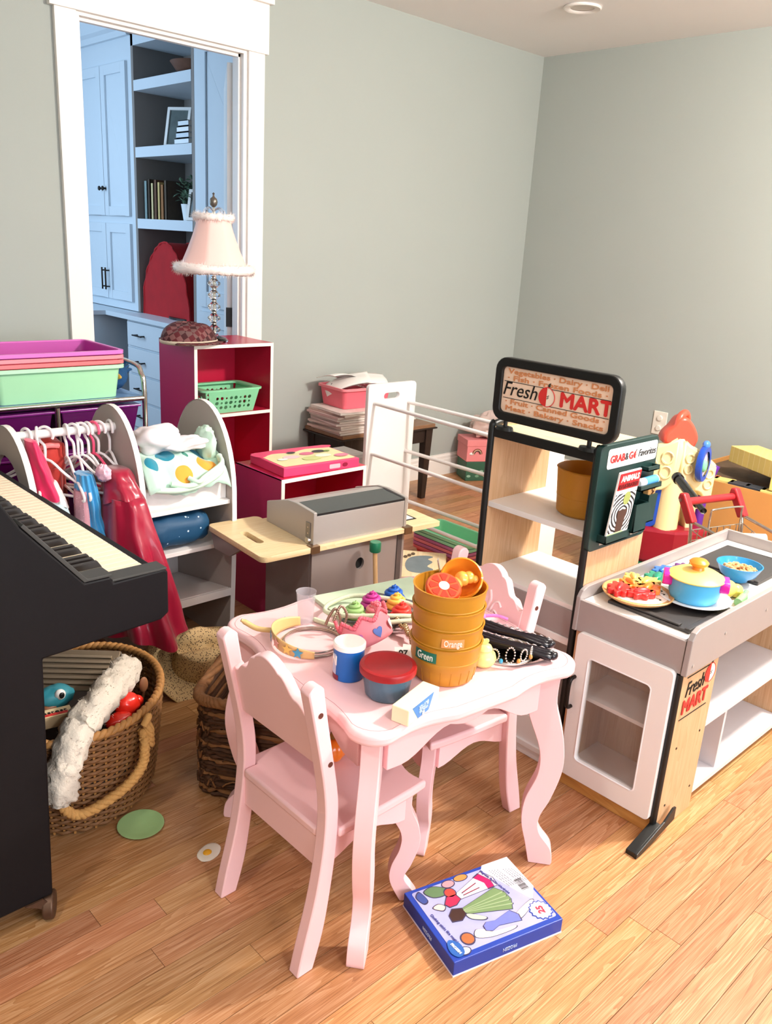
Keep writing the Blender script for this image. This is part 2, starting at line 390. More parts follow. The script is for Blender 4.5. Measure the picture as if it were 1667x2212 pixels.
t = thing('open_bookcase', 'pale blue built-in open bookcase with thick shelves seen through the doorway', 'bookcase')
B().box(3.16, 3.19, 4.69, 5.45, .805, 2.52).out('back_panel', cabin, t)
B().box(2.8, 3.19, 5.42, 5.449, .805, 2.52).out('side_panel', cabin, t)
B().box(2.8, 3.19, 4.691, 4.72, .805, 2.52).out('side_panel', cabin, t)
for z in (2.18, 1.788, 1.351): B().box(2.797, 3.16, 4.72, 5.42, z, z+.062).out('shelf', cab, t, bevel=.001)
B().box(2.8, 3.19, 4.691, 5.449, 2.44, 2.52).out('top_rail', cab, t)
t = thing('tall_cabinet', 'tall pale blue cabinet with a long panelled door beside the bookcase', 'cabinet')
B().box(2.8, 3.19, 3.85, 4.689, 0, 2.52).out('carcass', cab, t, bevel=.001)
shaker(3.9, 4.63, 1.36, 2.4, t, fr=.09); shaker(3.9, 4.63, .92, 1.33, t, fr=.09); shaker(3.9, 4.63, .1, .89, t, fr=.09)
t = thing('desk_counter', 'pale blue counter slab running under the built-in cabinets', 'counter')
B().box(2.53, 3.19, 5.62, 6.9, .77, .80).box(2.64, 3.19, 4.70, 5.62, .77, .80).out('slab', cab, t, bevel=.002)
for nm, lab, x, y0, y1, zs in (('desk_cabinet', 'pale blue drawer unit at the far end of the desk counter', 2.56, 5.66, 6.9, ((.52, .755), (.27, .50), (.05, .25))), ('desk_cabinet', 'narrow pale blue drawer unit behind the tall magenta shelf', 2.68, 4.71, 5.38, ((.60, .755), (.42, .585), (.24, .405), (.05, .225)))):
    t = thing(nm, lab, 'drawer unit'); B().box(x, 3.18, y0, y1, 0, .769).out('carcass', cab, t)
    for z0, z1 in zs:
        b = B().box(x-.018, x, y0+.03, min(y1-.03, y0+.66), z0, z1); dr = b.out('drawer', cab, t, bevel=.002); h = (z0+z1)/2; hy = y0+.16 if y0 > 5.5 else y0+.45
        B().tube([(x-.05, hy-.06, h), (x-.05, hy+.06, h)], .005, 8).tube([(x-.018, hy-.045, h), (x-.05, hy-.045, h)], .005, 8).tube([(x-.018, hy+.045, h), (x-.05, hy+.045, h)], .005, 8).out('pull', grip, dr)
# things on the bookcase
o = B().lathe([(0, .005), (.07, .006), (.13, .03), (.16, .07), (.165, .075), (.158, .072), (.12, .04), (.06, .018), (0, .015)], 28, (2.97, 4.93, 2.2425)).out('wooden_bowl', mat('bowl_brown', '#6B4A3A', .4, var=.3, scale=20), smooth=60); tag(o, 'dark wooden bowl on the highest bookcase shelf', 'bowl')
def photo_frame(loc, rz, w, h, lab, tint):
    t = thing('photo_frame', lab, 'photo frame', loc, rz); t.rotation_euler[0] = math.radians(-14)
    plate(rrect(-w/2, w/2, 0, h, .004), [rrect(-w/2+.018, w/2-.018, .018, h-.018, .002)], .014, FY((0, 0, 0)), 'frame', mat('frame_white', '#E9E6E2', .4), t)
    B().box(-w/2+.018, w/2-.018, .001, .004, .018, h-.018).out('photo', mat('photo_'+tint, tint, .25, var=.6, scale=9), t)
    B().box(-.012, .012, .006, .09, 0, .008).out('easel_leg', grip, t)
photo_frame((2.93, 5.14, 1.852), -62, .17, .25, 'white photo frame leaning on the middle bookcase shelf', '#55605F')
photo_frame((2.87, 4.80, 1.415), -62, .14, .19, 'small white photo frame beside the potted plant', '#7D8C92')
for i, (w, hx) in enumerate(((.21, '#DDE3E8'), (.19, '#C9D4DE'), (.18, '#E6E9EA'), (.165, '#D3DADF'))):
    t = thing('book', ['bottom book of the white stack on the bookcase', 'second book from the bottom of the white stack', 'third book from the bottom of the white stack', 'topmost book of the white stack on the bookcase'][i], 'book', (2.935, 4.83, 1.851+i*.033), 0, 'white books stacked flat')
    B().box(-.12, .12, -.045, w-.09, 0, .004).box(-.12, .12, -.045, w-.09, .028, .032).box(-.12, -.116, -.045, w-.09, 0, .032).out('cover', mat('cover%d' % i, hx, .5), t)
    B().box(-.115, .115, -.043, w-.093, .004, .028).out('pages', paper, t)
for i, (h, th, hx) in enumerate(((.235, .035, '#7A8E8E'), (.245, .03, '#3B2E20'), (.22, .028, '#C9B98A'), (.24, .034, '#5A3A24'), (.225, .03, '#BFA66A'), (.21, .036, '#8A5A2E'), (.235, .03, '#4A3B2A'))):
    t = thing('book', ['grey-green book at the end of the upright row', 'dark brown upright book, second in the row', 'cream spined upright book between two brown ones', 'chestnut upright book in the middle of the row', 'mustard spined upright book in the row', 'orange-brown upright book near the plant', 'dark upright book next to the blue box'][i], 'book', (2.93, 5.36-i*.043, 1.414), 0, 'old books standing on the lowest bookcase shelf')
    B().box(-.10, .10, -th/2, -th/2+.003, 0, h).box(-.10, .10, th/2-.003, th/2, 0, h).box(-.10, -.096, -th/2, th/2, 0, h).out('cover', mat('spine%d' % i, hx, .6, var=.25, scale=40), t)
    B().box(-.095, .097, -th/2+.003, th/2-.003, .004, h-.005).out('pages', mat('old_pages', '#B9A77F', .8), t)
o = B().box(3.02, 3.1, 4.74, 5.02, 1.414, 1.67).out('storage_box', mat('royal_blue', '#1E4E86', .5), bevel=.004); tag(o, 'blue box behind the potted plant on the bookcase', 'box')
def potted(loc, lab, s=1.0, hx='#DDE2E4'):
    t = thing('potted_plant', lab, 'plant', loc)
    B().lathe([(0, 0), (.035*s, 0), (.048*s, .085*s), (.045*s, .085*s), (.04*s, .07*s), (0, .07*s)], 20).out('pot', mat('pot_'+hx, hx, .5), t, smooth=40)
    g = B()
    for i in range(130):
        a = random.random()*2*PI; e = random.uniform(.1, 1.5); r = random.uniform(.02, .095)*s
        p = Vector((math.cos(a)*math.cos(e)*r, math.sin(a)*math.cos(e)*r, .085*s+math.sin(e)*r*1.5)); q = Matrix.Rotation(random.random()*6, 4, 'Z') @ Matrix.Rotation(random.uniform(-.9, .9), 4, 'X'); L = .02*s
        g.face([p+q @ Vector(v) for v in ((0, -L, 0), (L*.6, 0, .004), (0, L, 0), (-L*.6, 0, .004))])
    g.out('foliage', mat('sage_leaf', '#5F7A63', .6, var=.3), t)
potted((2.89, 4.905, 1.414), 'small leafy plant in a white pot on the lowest bookcase shelf', 1.15)
potted((2.94, 4.80, 1.984), 'green plant in a white pot standing on the stacked white books', .8)
# red quilted cover on the counter
t = thing('quilted_cover', 'dark red velvet arched cover standing on the pale blue counter', 'cover', (2.93, 5.055, .80))
def cov(u, v):
    a = PI*u; w = .30; h = .475
    y = -math.cos(a)*w*(.62+.38*(1-abs(math.sin(a)))**.8); z = (abs(math.sin(a))**.62)*h
    x = (v-.5)*.22*(1-.18*math.sin(a)); return (x+.004*math.sin(23*a+v*9)-.10*z, y+.05*(1-z/.5), z)
b = B().grid(cov, 48, 12)
for v in (0, 1):
    P = [cov(i/48, v) for i in range(49)]; b.face(P)
b.out('cloth_body', mat('red_velvet', '#A80D16', .85, var=.2, sheen=.05, bump=.3, bscale=30), t, smooth=50)
b = B(); b.tube([cov(i/48, 0) for i in range(49)], .007, 6); b.tube([cov(i/48, 1) for i in range(49)], .007, 6); b.out('piping', 'red_velvet', t, smooth=60)
B().lathe([(0, 0), (.14, 0), (.14, .012), (0, .012)], 24, (-.06, -.1, .001), sx=.6).out('base_plate', black_m, t)
# ================================================================== pink table
pink = mat('pink_paint', '#F5C9CB', .38, var=.015, scale=6)
def diag_leg(prof, th, cx, cy, ang, parent, name='leg'):
    """flat S-shaped leg: profile (outward, z) extruded across its thickness, turned to the corner direction"""
    b = B(); b.prism(prof, 'y', -th/2, th/2); b.xf(Matrix.Translation((cx, cy, 0)) @ Matrix.Rotation(math.radians(ang), 4, 'Z'))
    return b.out(name, pink, parent, smooth=35, bevel=.004, segs=2)
def leg_prof(outer, inner):
    A = [p for p in smooth_pts([(d, z, 0) for d, z in outer], 5)]; I = [p for p in smooth_pts([(d, z, 0) for d, z in inner], 5)]
    return [(p.x, p.y) for p in A]+[(p.x, p.y) for p in reversed(I)]
TOPZ = .52; HW = .29
tb = thing('play_table', 'pale pink wooden play table with curved legs and a cluttered top', 'table', (1.192, 1.165, 0), -6.4)
def serp(n=18):
    P = []; r = .055; a = HW
    for q in range(4):
        for i in range(7):
            t = math.radians(-45-45+90*i/6); P.append(Vector((a-r+r*math.cos(t), -a+r+r*math.sin(t), 0)))
            P[-1].rotate(Matrix.Rotation(q*PI/2, 3, 'Z'))
        for i in range(1, n):
            u = -1+2*i/n; off = -.013*math.sin(PI*min(1, max(0, (1-abs(u))*1.5)))*(1 if abs(u) > .33 else math.cos((.33-abs(u))/.33*PI/2)*1.0)
            p = Vector((a+off+.004*(1-u*u), u*(a-r), 0)); p.rotate(Matrix.Rotation(q*PI/2, 3, 'Z')); P.append(p)
    return [(p.x, p.y) for p in P]
so = serp()
B().prism(so, 'z', .494, TOPZ).out('table_top', pink, tb, smooth=35, bevel=.009, segs=4)
g = B(); g.tube([(x*.955, y*.955, TOPZ-.0004) for x, y in so], .0009, 5, closed=True); g.out('edge_groove', mat('pink_groove', '#C98F92', .6), tb)
OUT = [(0, .492), (0, .42), (.024, .335), (.031, .26), (.014, .18), (-.006, .125), (-.002, .085), (.028, .045), (.035, .012), (.033, 0)]
INN = [(-.075, .492), (-.062, .40), (-.026, .305), (-.022, .24), (-.043, .17), (-.045, .11), (-.03, .05), (-.018, 0)]
LP = leg_prof(OUT, INN); cc = HW-.048
for sx, sy, an in ((1, -1, -45), (1, 1, 45), (-1, 1, 135), (-1, -1, 225)): diag_leg(LP, .036, sx*cc+sx*.012, sy*cc+sy*.012, an, tb)
def apron_pts(L, z0, z1, up):
    P = [(-L, z1), (-L, z0)]
    for i in range(1, 24):
        u = -1+2*i/24; s = abs(u)
        z = z0+up*(math.cos(PI*min(1, max(0, (s-.25)/.6)))*.5+.5) - (.012*math.cos(s/.25*PI/2) if s < .25 else 0)
        P.append((u*L, z))
    return P+[(L, z0), (L, z1)]
ap = apron_pts(.205, .405, .494, .05)
for q in range(4):
    B().prism(ap, 'y', -.245, -.229).xf(Matrix.Rotation(q*PI/2, 4, 'Z')).out('apron', pink, tb, bevel=.002)
# ================================================================== pink chairs
def make_chair(label, loc, rz, relief):
    t = thing('play_chair', label, 'chair', loc, rz, 'pink play chairs at the table')
    rear = [(0, 0), (.012, .056), (.04, .175), (.055, .30), (.05, .40), (.02, .55), (.006, .612)]; front = [(.038, 0), (.063, .092), (.082, .234), (.086, .33), (.08, .40), (.053, .538), (.042, .60)]
    A = [(p.x, p.y) for p in smooth_pts([(x, z, 0) for x, z in rear], 5)]; F = [(p.x, p.y) for p in smooth_pts([(x, z, 0) for x, z in front], 5)]
    top = [(.024-.018*math.cos(a), .606+.019*math.sin(a)) for a in (.6, 1.1, 1.6, 2.1, 2.6)]
    pr = A+top+F[::-1]
    for s in (-1, 1):
        p = B().prism(pr, 'y', s*.133-.014, s*.133+.014).out('rear_post', pink, t, smooth=35, bevel=.003)
        for z, x in ((.565, .033), (.455, .060)):
            B().lathe([(0, .0006), (.0055, .0006), (.0055, 0)], 14).xf(Matrix.Translation((x, s*.1472, z)) @ Matrix.Rotation(-s*PI/2, 4, 'X')).out('screw_hole', mat('hole_brown', '#5A2A1E', .6), p)
    # scalloped backrest panel, leaning with the posts
    P = [(-.12, .0)]
    for i in range(41):
        u = -1+2*i/40; s = abs(u); z = .105+.075*(math.cos(PI*min(1, s*1.02))*.5+.5)+.005*math.sin(s*PI*6.0)*(1 if s > .25 else 0)
        P.append((u*.12, z))
    P.append((.12, 0))
    M = frame((.062, 0, .445), (0, 1, 0), (-.20, 0, 1))
    bk = plate(P, [], .018, M, 'backrest', pink, t, bevel=.002)
    if relief:
        r = B()
        def scroll(pts, w): r.tube([M @ Vector((x, z, .0105)) for x, z in [(p.x, p.y) for p in smooth_pts([(a, c, 0) for a, c in pts], 4)]], w, 6)
        for s in (-1, 1):
            scroll([(0, .03), (s*.025, .025), (s*.045, .04), (s*.05, .065), (s*.036, .075), (s*.03, .06)], .0036)
            scroll([(0, .045), (s*.02, .06), (s*.03, .09), (s*.045, .1), (s*.056, .09)], .0034)
            scroll([(s*.008, .06), (s*.02, .095), (s*.012, .12)], .0036)
            scroll([(s*.03, .03), (s*.06, .03), (s*.068, .05)], .0032)
            for k in range(5): a = math.radians(20+35*k); scroll([(s*.002, .055), (s*.02*math.cos(a), .055+.022*math.sin(a))], .0042)
        r.out('floral_relief', mat('pink_relief', '#FBDDDC', .4), bk, smooth=60)
    # seat
    Q = [(.07, -.118)]
    Q += [(.05, -.118), (.05, .118)]
    so = []
    for i in range(21):
        u = 1-2*i/20; so.append((.335+.016*math.cos(u*PI*1.35), u*.145))
    sp = [(.055, -.119), (.088, -.119), (.088, -.149)] + [(.20, -.151), (.28, -.149)] + [(x, y) for x, y in reversed(so)] + [(.28, .149), (.20, .151), (.088, .149), (.088, .119), (.055, .119)]
    B().prism(sp, 'z', .281, .302).out('seat', pink, t, smooth=35, bevel=.006, segs=3)
    for s in (-1, 1):
        P = [(.07, .28), (.07, .215)]+[(.07+.215*i/12, .215+.03*(math.sin(PI*i/12)**2)) for i in range(1, 12)]+[(.285, .215), (.285, .28)]
        B().prism(P, 'y', s*.124-.007, s*.124+.007).out('side_apron', pink, t, bevel=.0015)
    a2 = apron_pts(.105, .21, .281, .035)
    B().prism(a2, 'x', .298, .312).out('front_apron', pink, t, bevel=.0015)
    B().box(.058, .074, -.119, .119, .215, .281).out('rear_apron', pink, t)
    O2 = [(0, .28), (0, .235), (.018, .19), (.022, .145), (.008, .095), (-.006, .06), (.012, .03), (.026, .008), (.024, 0)]; I2 = [(-.05, .28), (-.045, .225), (-.02, .175), (-.02, .135), (-.036, .09), (-.036, .05), (-.012, 0)]
    lp = leg_prof(O2, I2)
    for s in (-1, 1): diag_leg(lp, .03, .311, s*.122, s*38, t, 'front_leg')
    return t
make_chair('pink wooden chair at the near side of the table, its plain back towards us', (.783, 1.118, 0), 0, True)
make_chair('pink wooden chair pushed under the far side of the table, floral carving on its back', (1.55, 1.168, 0), 174, True)
# ================================================================== grocery play store
maple = wood('maple_laminate', '#BC9066', '#CCA37A', '#D8B48E', 2, .4, 7)
maple_h = wood('maple_top', '#E2C093', '#EFD3A8', '#F6E2C0', 1, .35, 7)
grey_lam = mat('grey_laminate', '#A39A97', .4, .15, var=.03, scale=40)
X0, X1, Y0, Y1 = 1.72, 1.985, 1.055, 1.385
st = thing('play_store', 'wooden toy grocery shelf with a framed shop sign on top', 'toy shop')
for y in (Y0, Y1):
    s = -1 if y == Y0 else 1
    pn = B().box(X0+.004, X1, y-.008, y+.008, 0, .905).out('side_panel', maple, st)
    B().tube(smooth_pts([(X0, y, 0), (X0, y, .3), (X0, y, .6), (X0, y, .885), (X0+.008, y, .908), (X0+.035, y, .914)], 4), .0095, 8).out('edge_trim', black_m, pn, smooth=60)
B().box(X0+.006, X1, Y0+.008, Y1-.008, .885, .901).out('top_board', maple_h, st, bevel=.001)
B().box(X0-.004, X0+.006, Y0+.008, Y1-.008, .878, .903).out('top_edge_trim', black_m, st, bevel=.002)
B().box(X0+.005, X1, Y0+.008, Y1-.008, .682, .697).out('shelf', white_m, st, bevel=.001)
B().box(X0+.005, X1, Y0+.008, Y1-.008, .482, .495).out('shelf', white_m, st, bevel=.001)
fr_ = B().box(X0+.002, X0+.014, Y0+.009, Y1-.009, .405, .482).out('front_board', grey_lam, st, bevel=.001)
B().box(X0-.002, X0+.012, Y0+.009, Y1-.009, .385, .405).out('lip', white_m, fr_, bevel=.002)
B().box(X0+.005, X1, Y0+.008, Y1-.008, .03, .045).out('shelf', white_m, st)
B().box(X0+.012, X0+.024, Y0+.009, Y1-.009, .0, .125).out('front_board', white_m, st, bevel=.002)
B().box(X1-.012, X1-.002, Y0+.009, Y1-.009, .045, .46).out('back_board', white_m, st)
# sign
sg = thing('sign_holder', None, None); sg.parent = st; sg.name = 'sign'
SY0, SY1, SZ0, SZ1 = 1.015, 1.384, .930, 1.088; SX = X0+.004
plate([(-y, z) for y, z in rrect(-SY1, -SY0, SZ0, SZ1, .03)] and rrect(-SY1, -SY0, SZ0, SZ1, .03), [rrect(-SY1+.017, -SY0-.017, SZ0+.017, SZ1-.017, .016)], .016, FX((SX, 0, 0)), 'sign_frame', black_m, sg, bevel=.003)
B().box(SX-.003, SX+.003, SY0+.012, SY1-.012, SZ0+.012, SZ1-.012).out('sign_board', mat('sign_cream', '#F6D9C0', .35, var=.02), sg)
for y in (1.345, 1.085):
    B().lathe([(.006, .905), (.006, .935)], 10, (SX, y, 0)).out('post', black_m, sg)
    B().lathe([(0, .912), (.016, .911), (.018, .902), (0, .902)], 18, (SX-.002, y, 0), sy=1.5).out('foot', black_m, sg, smooth=40)
tan = mat('sign_tan', '#D68E5C', .6); red_i = mat('sign_red', '#D8322F', .5)
cy = (SY0+SY1)/2; xs = SX-.0036
def sgt(s, y, z, size, m, w, **k): return text(s, FX((xs, y, z)), size, m, sg, width=w, **k)
sgt('Vegetables \u00b7 Dairy \u00b7 Deli', cy, 1.0565, .0175, tan, .300, fat=.0005)
sgt('\u00b7 Fish \u00b7 Frozen Foods \u00b7', cy, 1.0395, .0175, tan, .298, fat=.0005)
sgt('\u00b7 Fruit \u00b7 Canned Goods \u00b7', cy, .9785, .0175, tan, .300, fat=.0005)
sgt('Meat \u00b7 Bakery \u00b7 Snacks', cy, .9615, .0175, tan, .296, fat=.0005)
sgt('Fresh', cy+.106, 1.0105, .05, ink, .108, shear=.25)
sgt('MART', cy-.093, 1.0085, .05, red_i, .146, fat=.0019)
for z in (1.0305, .9875): B().box(xs-.0005, xs, SY0+.025, SY1-.025, z-.0007, z+.0007).out('rule', ink, sg)
def apple(M, r, parent, right_open=True):
    L = [(-r*.95*math.sin(a)*(1 if a < PI else 1), r*math.cos(a)*(1-.12*math.sin(a/2))) for a in [PI*i/16 for i in range(17)]]
    decal(L, M, red_i, parent, 'apple_half')
    R = [(-x, y) for x, y in L][::-1]
    plate(R, [], .0008, M, 'apple_half', mat('apple_cream', '#FBEBD8', .5), parent)
    b = B(); b.tube([M @ Vector((x, y, .0006)) for x, y in R], r*.04, 5); b.out('apple_outline', red_i, parent)
    b = B().mark()
    decal([(p[0]*.55+r*.1, p[1]+r*1.12) for p in [(0, -r*.28), (r*.3, -r*.1), (r*.42, r*.3), (0, r*.18), (-r*.1, 0)]], M, mat('leaf_dark', '#2E3127', .6), parent, 'apple_leaf')
    for i, (x, y) in enumerate(((.1, .1), (.2, 0), (.1, -.1), (.22, .18))): decal(circ(x*r, y*r, r*.05, 8), M @ Matrix.Translation((0, 0, .0009)), ink, parent, 'apple_seed')
apple(FX((xs-.0008, cy+.0225, 1.0085)), .026, sg)
# side organiser with pockets
dg = mat('dark_green_plastic', '#14312E', .4, var=.06)
og = thing('organiser', None, None); og.parent = st
yo = Y0-.0095
def ogp(x, z): return (x, z)
plate(rrect(X0-.012, X1-.012, .655, .922, .016), [], .012, FY((0, yo, 0)), 'backing', dg, og, bevel=.0015)
decal(rrect(X0+.018, X1-.018, .862, .912, .008), FY((0, yo-.0085, 0)), paper, og, 'header_card')
text('GRAB', FY((X0+.062, yo-.0095, .885)), .026, red_i, og, width=.064, fat=.0007)
text('&', FY((X0+.103, yo-.0095, .885)), .026, ink, og, width=.013)
text('G', FY((X0+.122, yo-.0095, .885)), .026, red_i, og, width=.016, fat=.0007)
apple(FY((X0+.143, yo-.0098, .885)), .010, og)
text('Favorites', FY((X0+.2, yo-.0095, .886)), .026, ink, og, width=.084, shear=.25)
for x0, x1, z0, z1, dp, nm in ((X0+.02, X0+.125, .676, .697, .03, 'pocket'), (X0+.135, X0+.195, .685, .76, .035, 'pocket'), (X0+.2, X1-.025, .70, .775, .03, 'pocket'), (X0+.14, X1-.022, .795, .808, .036, 'ledge'), (X0+.185, X1-.022, .838, .85, .024, 'ledge')):
    b = B(); y1 = yo-.004
    b.box(x0, x1, y1-dp, y1-dp+.004, z0, z1); b.box(x0, x0+.004, y1-dp, y1, z0, z1); b.box(x1-.004, x1, y1-dp, y1, z0, z1); b.box(x0, x1, y1-dp, y1, z0, z0+.004)
    b.out(nm, dg, og, bevel=.001)
for x in (X0+.055, X0+.2): B().box(x-.02, x+.02, yo-.0085, yo-.006, .664, .674).out('slot', mat('slot_tan', '#B8A898', .6), og)
# goods in the organiser
t = thing('magazine', 'animal magazine with a zebra cover tucked in the organiser pocket', 'magazine', (X0+.074, yo-.026, .684)); t.rotation_euler = (math.radians(5), 0, 0); t.scale = (1.16, 1, 1.08)
M0 = FY((0, 0, 0))
decal(rrect(-.042, .042, 0, .165, .002), M0, paper, t, 'cover', .004)
def zebra():
    m, n, l, b = bsdf('zebra_print'); tc = n.new('ShaderNodeTexCoord'); w = n.new('ShaderNodeTexWave'); w.wave_type = 'RINGS'; w.rings_direction = 'Y'; w.inputs['Scale'].default_value = 34; w.inputs['Distortion'].default_value = 5; w.inputs['Detail'].default_value = 2; w.inputs['Detail Scale'].default_value = .6
    mp = n.new('ShaderNodeMapping'); mp.inputs['Location'].default_value = (0, 0, -.06); l.new(tc.outputs['Object'], mp.inputs[0]); l.new(mp.outputs[0], w.inputs['Vector'])
    r = ramp(n, [(.42, '#15131A'), (.5, '#EFEDEA')]); l.new(w.outputs['Fac'], r.inputs[0]); l.new(r.outputs[0], b.inputs['Base Color']); MATS['zebra'] = m; return m
zebra()
decal(rrect(-.040, .040, .016, .112, .002), M0 @ Matrix.Translation((0, 0, .0025)), 'zebra', t, 'zebra_picture')
decal([(-.012, .016), (.012, .016), (.018, .07), (-.018, .07)], M0 @ Matrix.Translation((0, 0, .0032)), mat('zebra_muzzle', '#4A2F25', .5, var=.3), t, 'muzzle')
decal(rrect(-.04, .042, .122, .162, .001), M0 @ Matrix.Translation((0, 0, .0028)), mat('mag_red', '#B41F26', .5), t, 'red_band')
text('ANIMALS', M0 @ Matrix.Translation((.001, .148, .0036)), .019, paper, t, width=.07, bold=.0006)
text('ILLUSTRATED', M0 @ Matrix.Translation((.001, .130, .0036)), .014, mat('mag_dark_red', '#5E0E12', .5), t, width=.075, bold=.0004)
decal(circ(.006, .098, .013, 20, .016), M0 @ Matrix.Translation((0, 0, .0036)), mat('mag_olive', '#9AA35A', .5), t, 'badge')
decal(rrect(-.04, .02, .001, .015, .001), M0 @ Matrix.Translation((0, 0, .0032)), mat('mag_lime', '#C8D9A0', .5), t, 'strip')
t = thing('mint_tube', 'small white and blue tube lying on the organiser ledge', 'tube', (X0+.195, yo-.026, .813))
B().lathe([(0, -.045), (.008, -.045), (.011, -.04), (.011, .04), (.008, .045), (0, .045)], 18).xf(Matrix.Rotation(PI/2, 4, 'Y')).out('tube', mat('tube_white', '#E9EEF2', .4), t, smooth=40)
B().lathe([(.0113, -.02), (.0113, .036)], 18).xf(Matrix.Rotation(PI/2, 4, 'Y')).out('sleeve', mat('tube_blue', '#4E9AD0', .4, var=.25, scale=80), t, smooth=40)
t = thing('candy_bar', 'tan candy bar standing upright in the organiser pocket', 'candy bar', (X0+.222, yo-.02, .705))
B().box(-.018, .018, -.008, .008, 0, .105).out('wrapper', mat('bar_tan', '#D9A566', .5, var=.1), t, bevel=.002)
text('CARAMEL', frame((.002, -.0086, .052), (0, 0, -1), (1, 0, 0)), .018, mat('choc', '#5A2A16', .5), t, width=.085, bold=.0006)
# yellow-brown tub on the shelf
mustard = mat('mustard_plastic', '#BC8122', .42, var=.04, scale=30)
t = thing('storage_tub', 'large mustard yellow round tub on the middle store shelf', 'tub', (1.862, 1.16, .6975))
B().lathe([(0, 0), (.068, 0), (.074, .006), (.083, .12), (.085, .122), (.082, .124), (.079, .12), (.07, .008), (0, .006)], 48).out('body', mustard, t, smooth=40)
B().lathe([(.0748, .045), (.0775, .047), (.0782, .051), (.0762, .053)], 48).out('band', mustard, t, smooth=40)
# ================================================================== checkout counter with cabinet
ct = thing('play_counter', 'toy checkout counter with a windowed cabinet door and open shelves', 'toy counter')
CY0, CY1, CX0, CX1, CT = .745, 1.032, 1.70, 2.50, .53
B().box(CX0+.012, CX0+.19, CY0, CY0+.014, 0, .448).out('side_panel', maple, ct, bevel=.001)
B().box(CX0+.012, 1.89, CY1-.006, CY1+.008, 0, .448).out('side_panel', maple, ct)
B().box(1.878, 1.89, CY0+.014, CY1-.006, .03, .448).out('back_panel', maple, ct)
B().tube([(CX0+.006, CY0+.006, .02), (CX0+.006, CY0+.006, .446)], .0085, 8).out('edge_trim', black_m, ct, smooth=60)
B().box(CX0+.008, CX0+.024, CY0+.014, CY1-.006, .0, .04).out('plinth', wood('plinth_wood', '#B37F43', '#C9954F', '#D9A861', 1, .5, 7), ct, bevel=.001)
B().box(CX0+.026, 1.876, CY0+.015, CY1-.007, .045, .055).out('cabinet_floor', white_m, ct)
B().box(CX0+.03, 1.876, CY0+.015, CY1-.007, .255, .265).out('cabinet_shelf', white_m, ct)
dr = plate(rrect(-CY1+.012, -CY0-.014, .046, .452, .012), [rrect(-CY1+.05, -CY0-.062, .10, .395, .012)], .014, FX((CX0-.002, 0, 0)), 'door', white_m, ct, bevel=.002)
B().box(CX0-.001, CX0+.001, CY0+.056, CY1-.045, .095, .40).out('window_pane', mat('clear_acrylic', '#B9AFA8', .08, var=0, alpha=.16), dr)
rm = B(); rp = rrect(-CY1+.05, -CY0-.062, .10, .395, .012); rm.tube([FX((CX0-.009, 0, 0)) @ Vector((p[0], p[1], 0)) for p in rp], .003, 6, closed=True); rm.out('window_bead', mat('bead_white', '#F4F4F6', .25), dr, smooth=60)
B().box(CX0-.0095, CX0-.0088, CY0+.04, CY1-.06, .072, .075).out('groove', grey_lam, dr)
B().tube(smooth_pts([(CX0-.01, 1.012, .33), (CX0-.03, 1.012, .325), (CX0-.034, 1.012, .29), (CX0-.03, 1.012, .25), (CX0-.01, 1.012, .245)], 4), .005, 8).out('handle', grip, dr, smooth=60)
# top tray
def lip_prof(y0, y1):
    return [(y0, .448), (y1, .448), (y1, .548), (y1-.014, .562), (y0+.014, .562), (y0, .548)]
B().box(CX0+.012, CX1, CY0+.012, CY1+.0, .515, CT).out('worktop', mat('worktop_cream', '#E9E4DD', .4, var=.03), ct)
B().box(CX0, CX0+.012, CY0+.004, CY1+.006, .448, CT+.002).out('front_board', grey_lam, ct, bevel=.0015)
for y0, y1 in ((CY0-.012, CY0+.002), (CY1+.002, CY1+.014)):
    z1 = .562
    P = [(CX0-.004, .448), (CX1, .448), (CX1, z1), (CX0+.03, z1), (CX0+.01, z1-.008), (CX0-.001, z1-.024)]
    B().prism(P, 'y', y0, y1).out('side_rail', grey_lam, ct, bevel=.002)
B().box(CX1-.0, CX1+.012, CY0-.012, CY1+.014, .30, .562).out('end_panel', grey_lam, ct)
B().box(CX1-.014, CX1, CY0+.01, CY1, 0, .448).out('end_panel', maple, ct)
shaded_w = mat('shaded_white_laminate', '#D2CDD0', .5)  # white boards with the shade under the counter put into the colour
B().box(1.891, CX1-.015, CY0+.012, CY1, .022, .036).out('shelf', shaded_w, ct)
B().box(1.891, CX1-.015, CY0+.012, CY1, .222, .234).out('shelf', shaded_w, ct)
B().box(2.055, 2.067, CY0+.02, CY1, .036, .222).out('divider', shaded_w, ct)
B().box(1.891, CX1-.015, CY1-.008, CY1-.001, .036, .448).out('back_board', maple, ct)
for x, z in ((1.74, .075), (1.865, .075), (1.745, .235), (1.86, .24)): B().lathe([(0, .001), (.0032, .001), (.0032, 0)], 10).xf(Matrix.Translation((x, CY0, z)) @ Matrix.Rotation(PI/2, 4, 'X')).out('screw', grip, ct)
for x, z in ((1.722, .47), (1.87, .51), (2.1, .51)): B().lathe([(0, .001), (.004, .001), (.004, 0)], 12).xf(Matrix.Translation((x, CY0-.0125, z)) @ Matrix.Rotation(PI/2, 4, 'X')).out('screw', silver_m, ct)
ft = B(); ft.prism([(CX0+.07, .066), (CX0+.058, .068), (CX0+.02, .045), (CX0-.10, .012), (CX0-.102, 0), (CX0-.08, 0), (CX0+.07, .03)], 'y', CY0-.018, CY0-.012); ft.prism([(CX0+.012, .04), (CX0-.10, .012), (CX0-.10, 0), (CX0+.01, .012)], 'y', CY0-.012, CY0+.012)
ft.out('stabiliser_foot', black_m, ct, bevel=.0015)
text('Fresh', frame((1.782, CY0-.0012, .395), (.985, 0, .05), (-.05, 0, .985)), .055, ink, ct, width=.09, shear=.3)
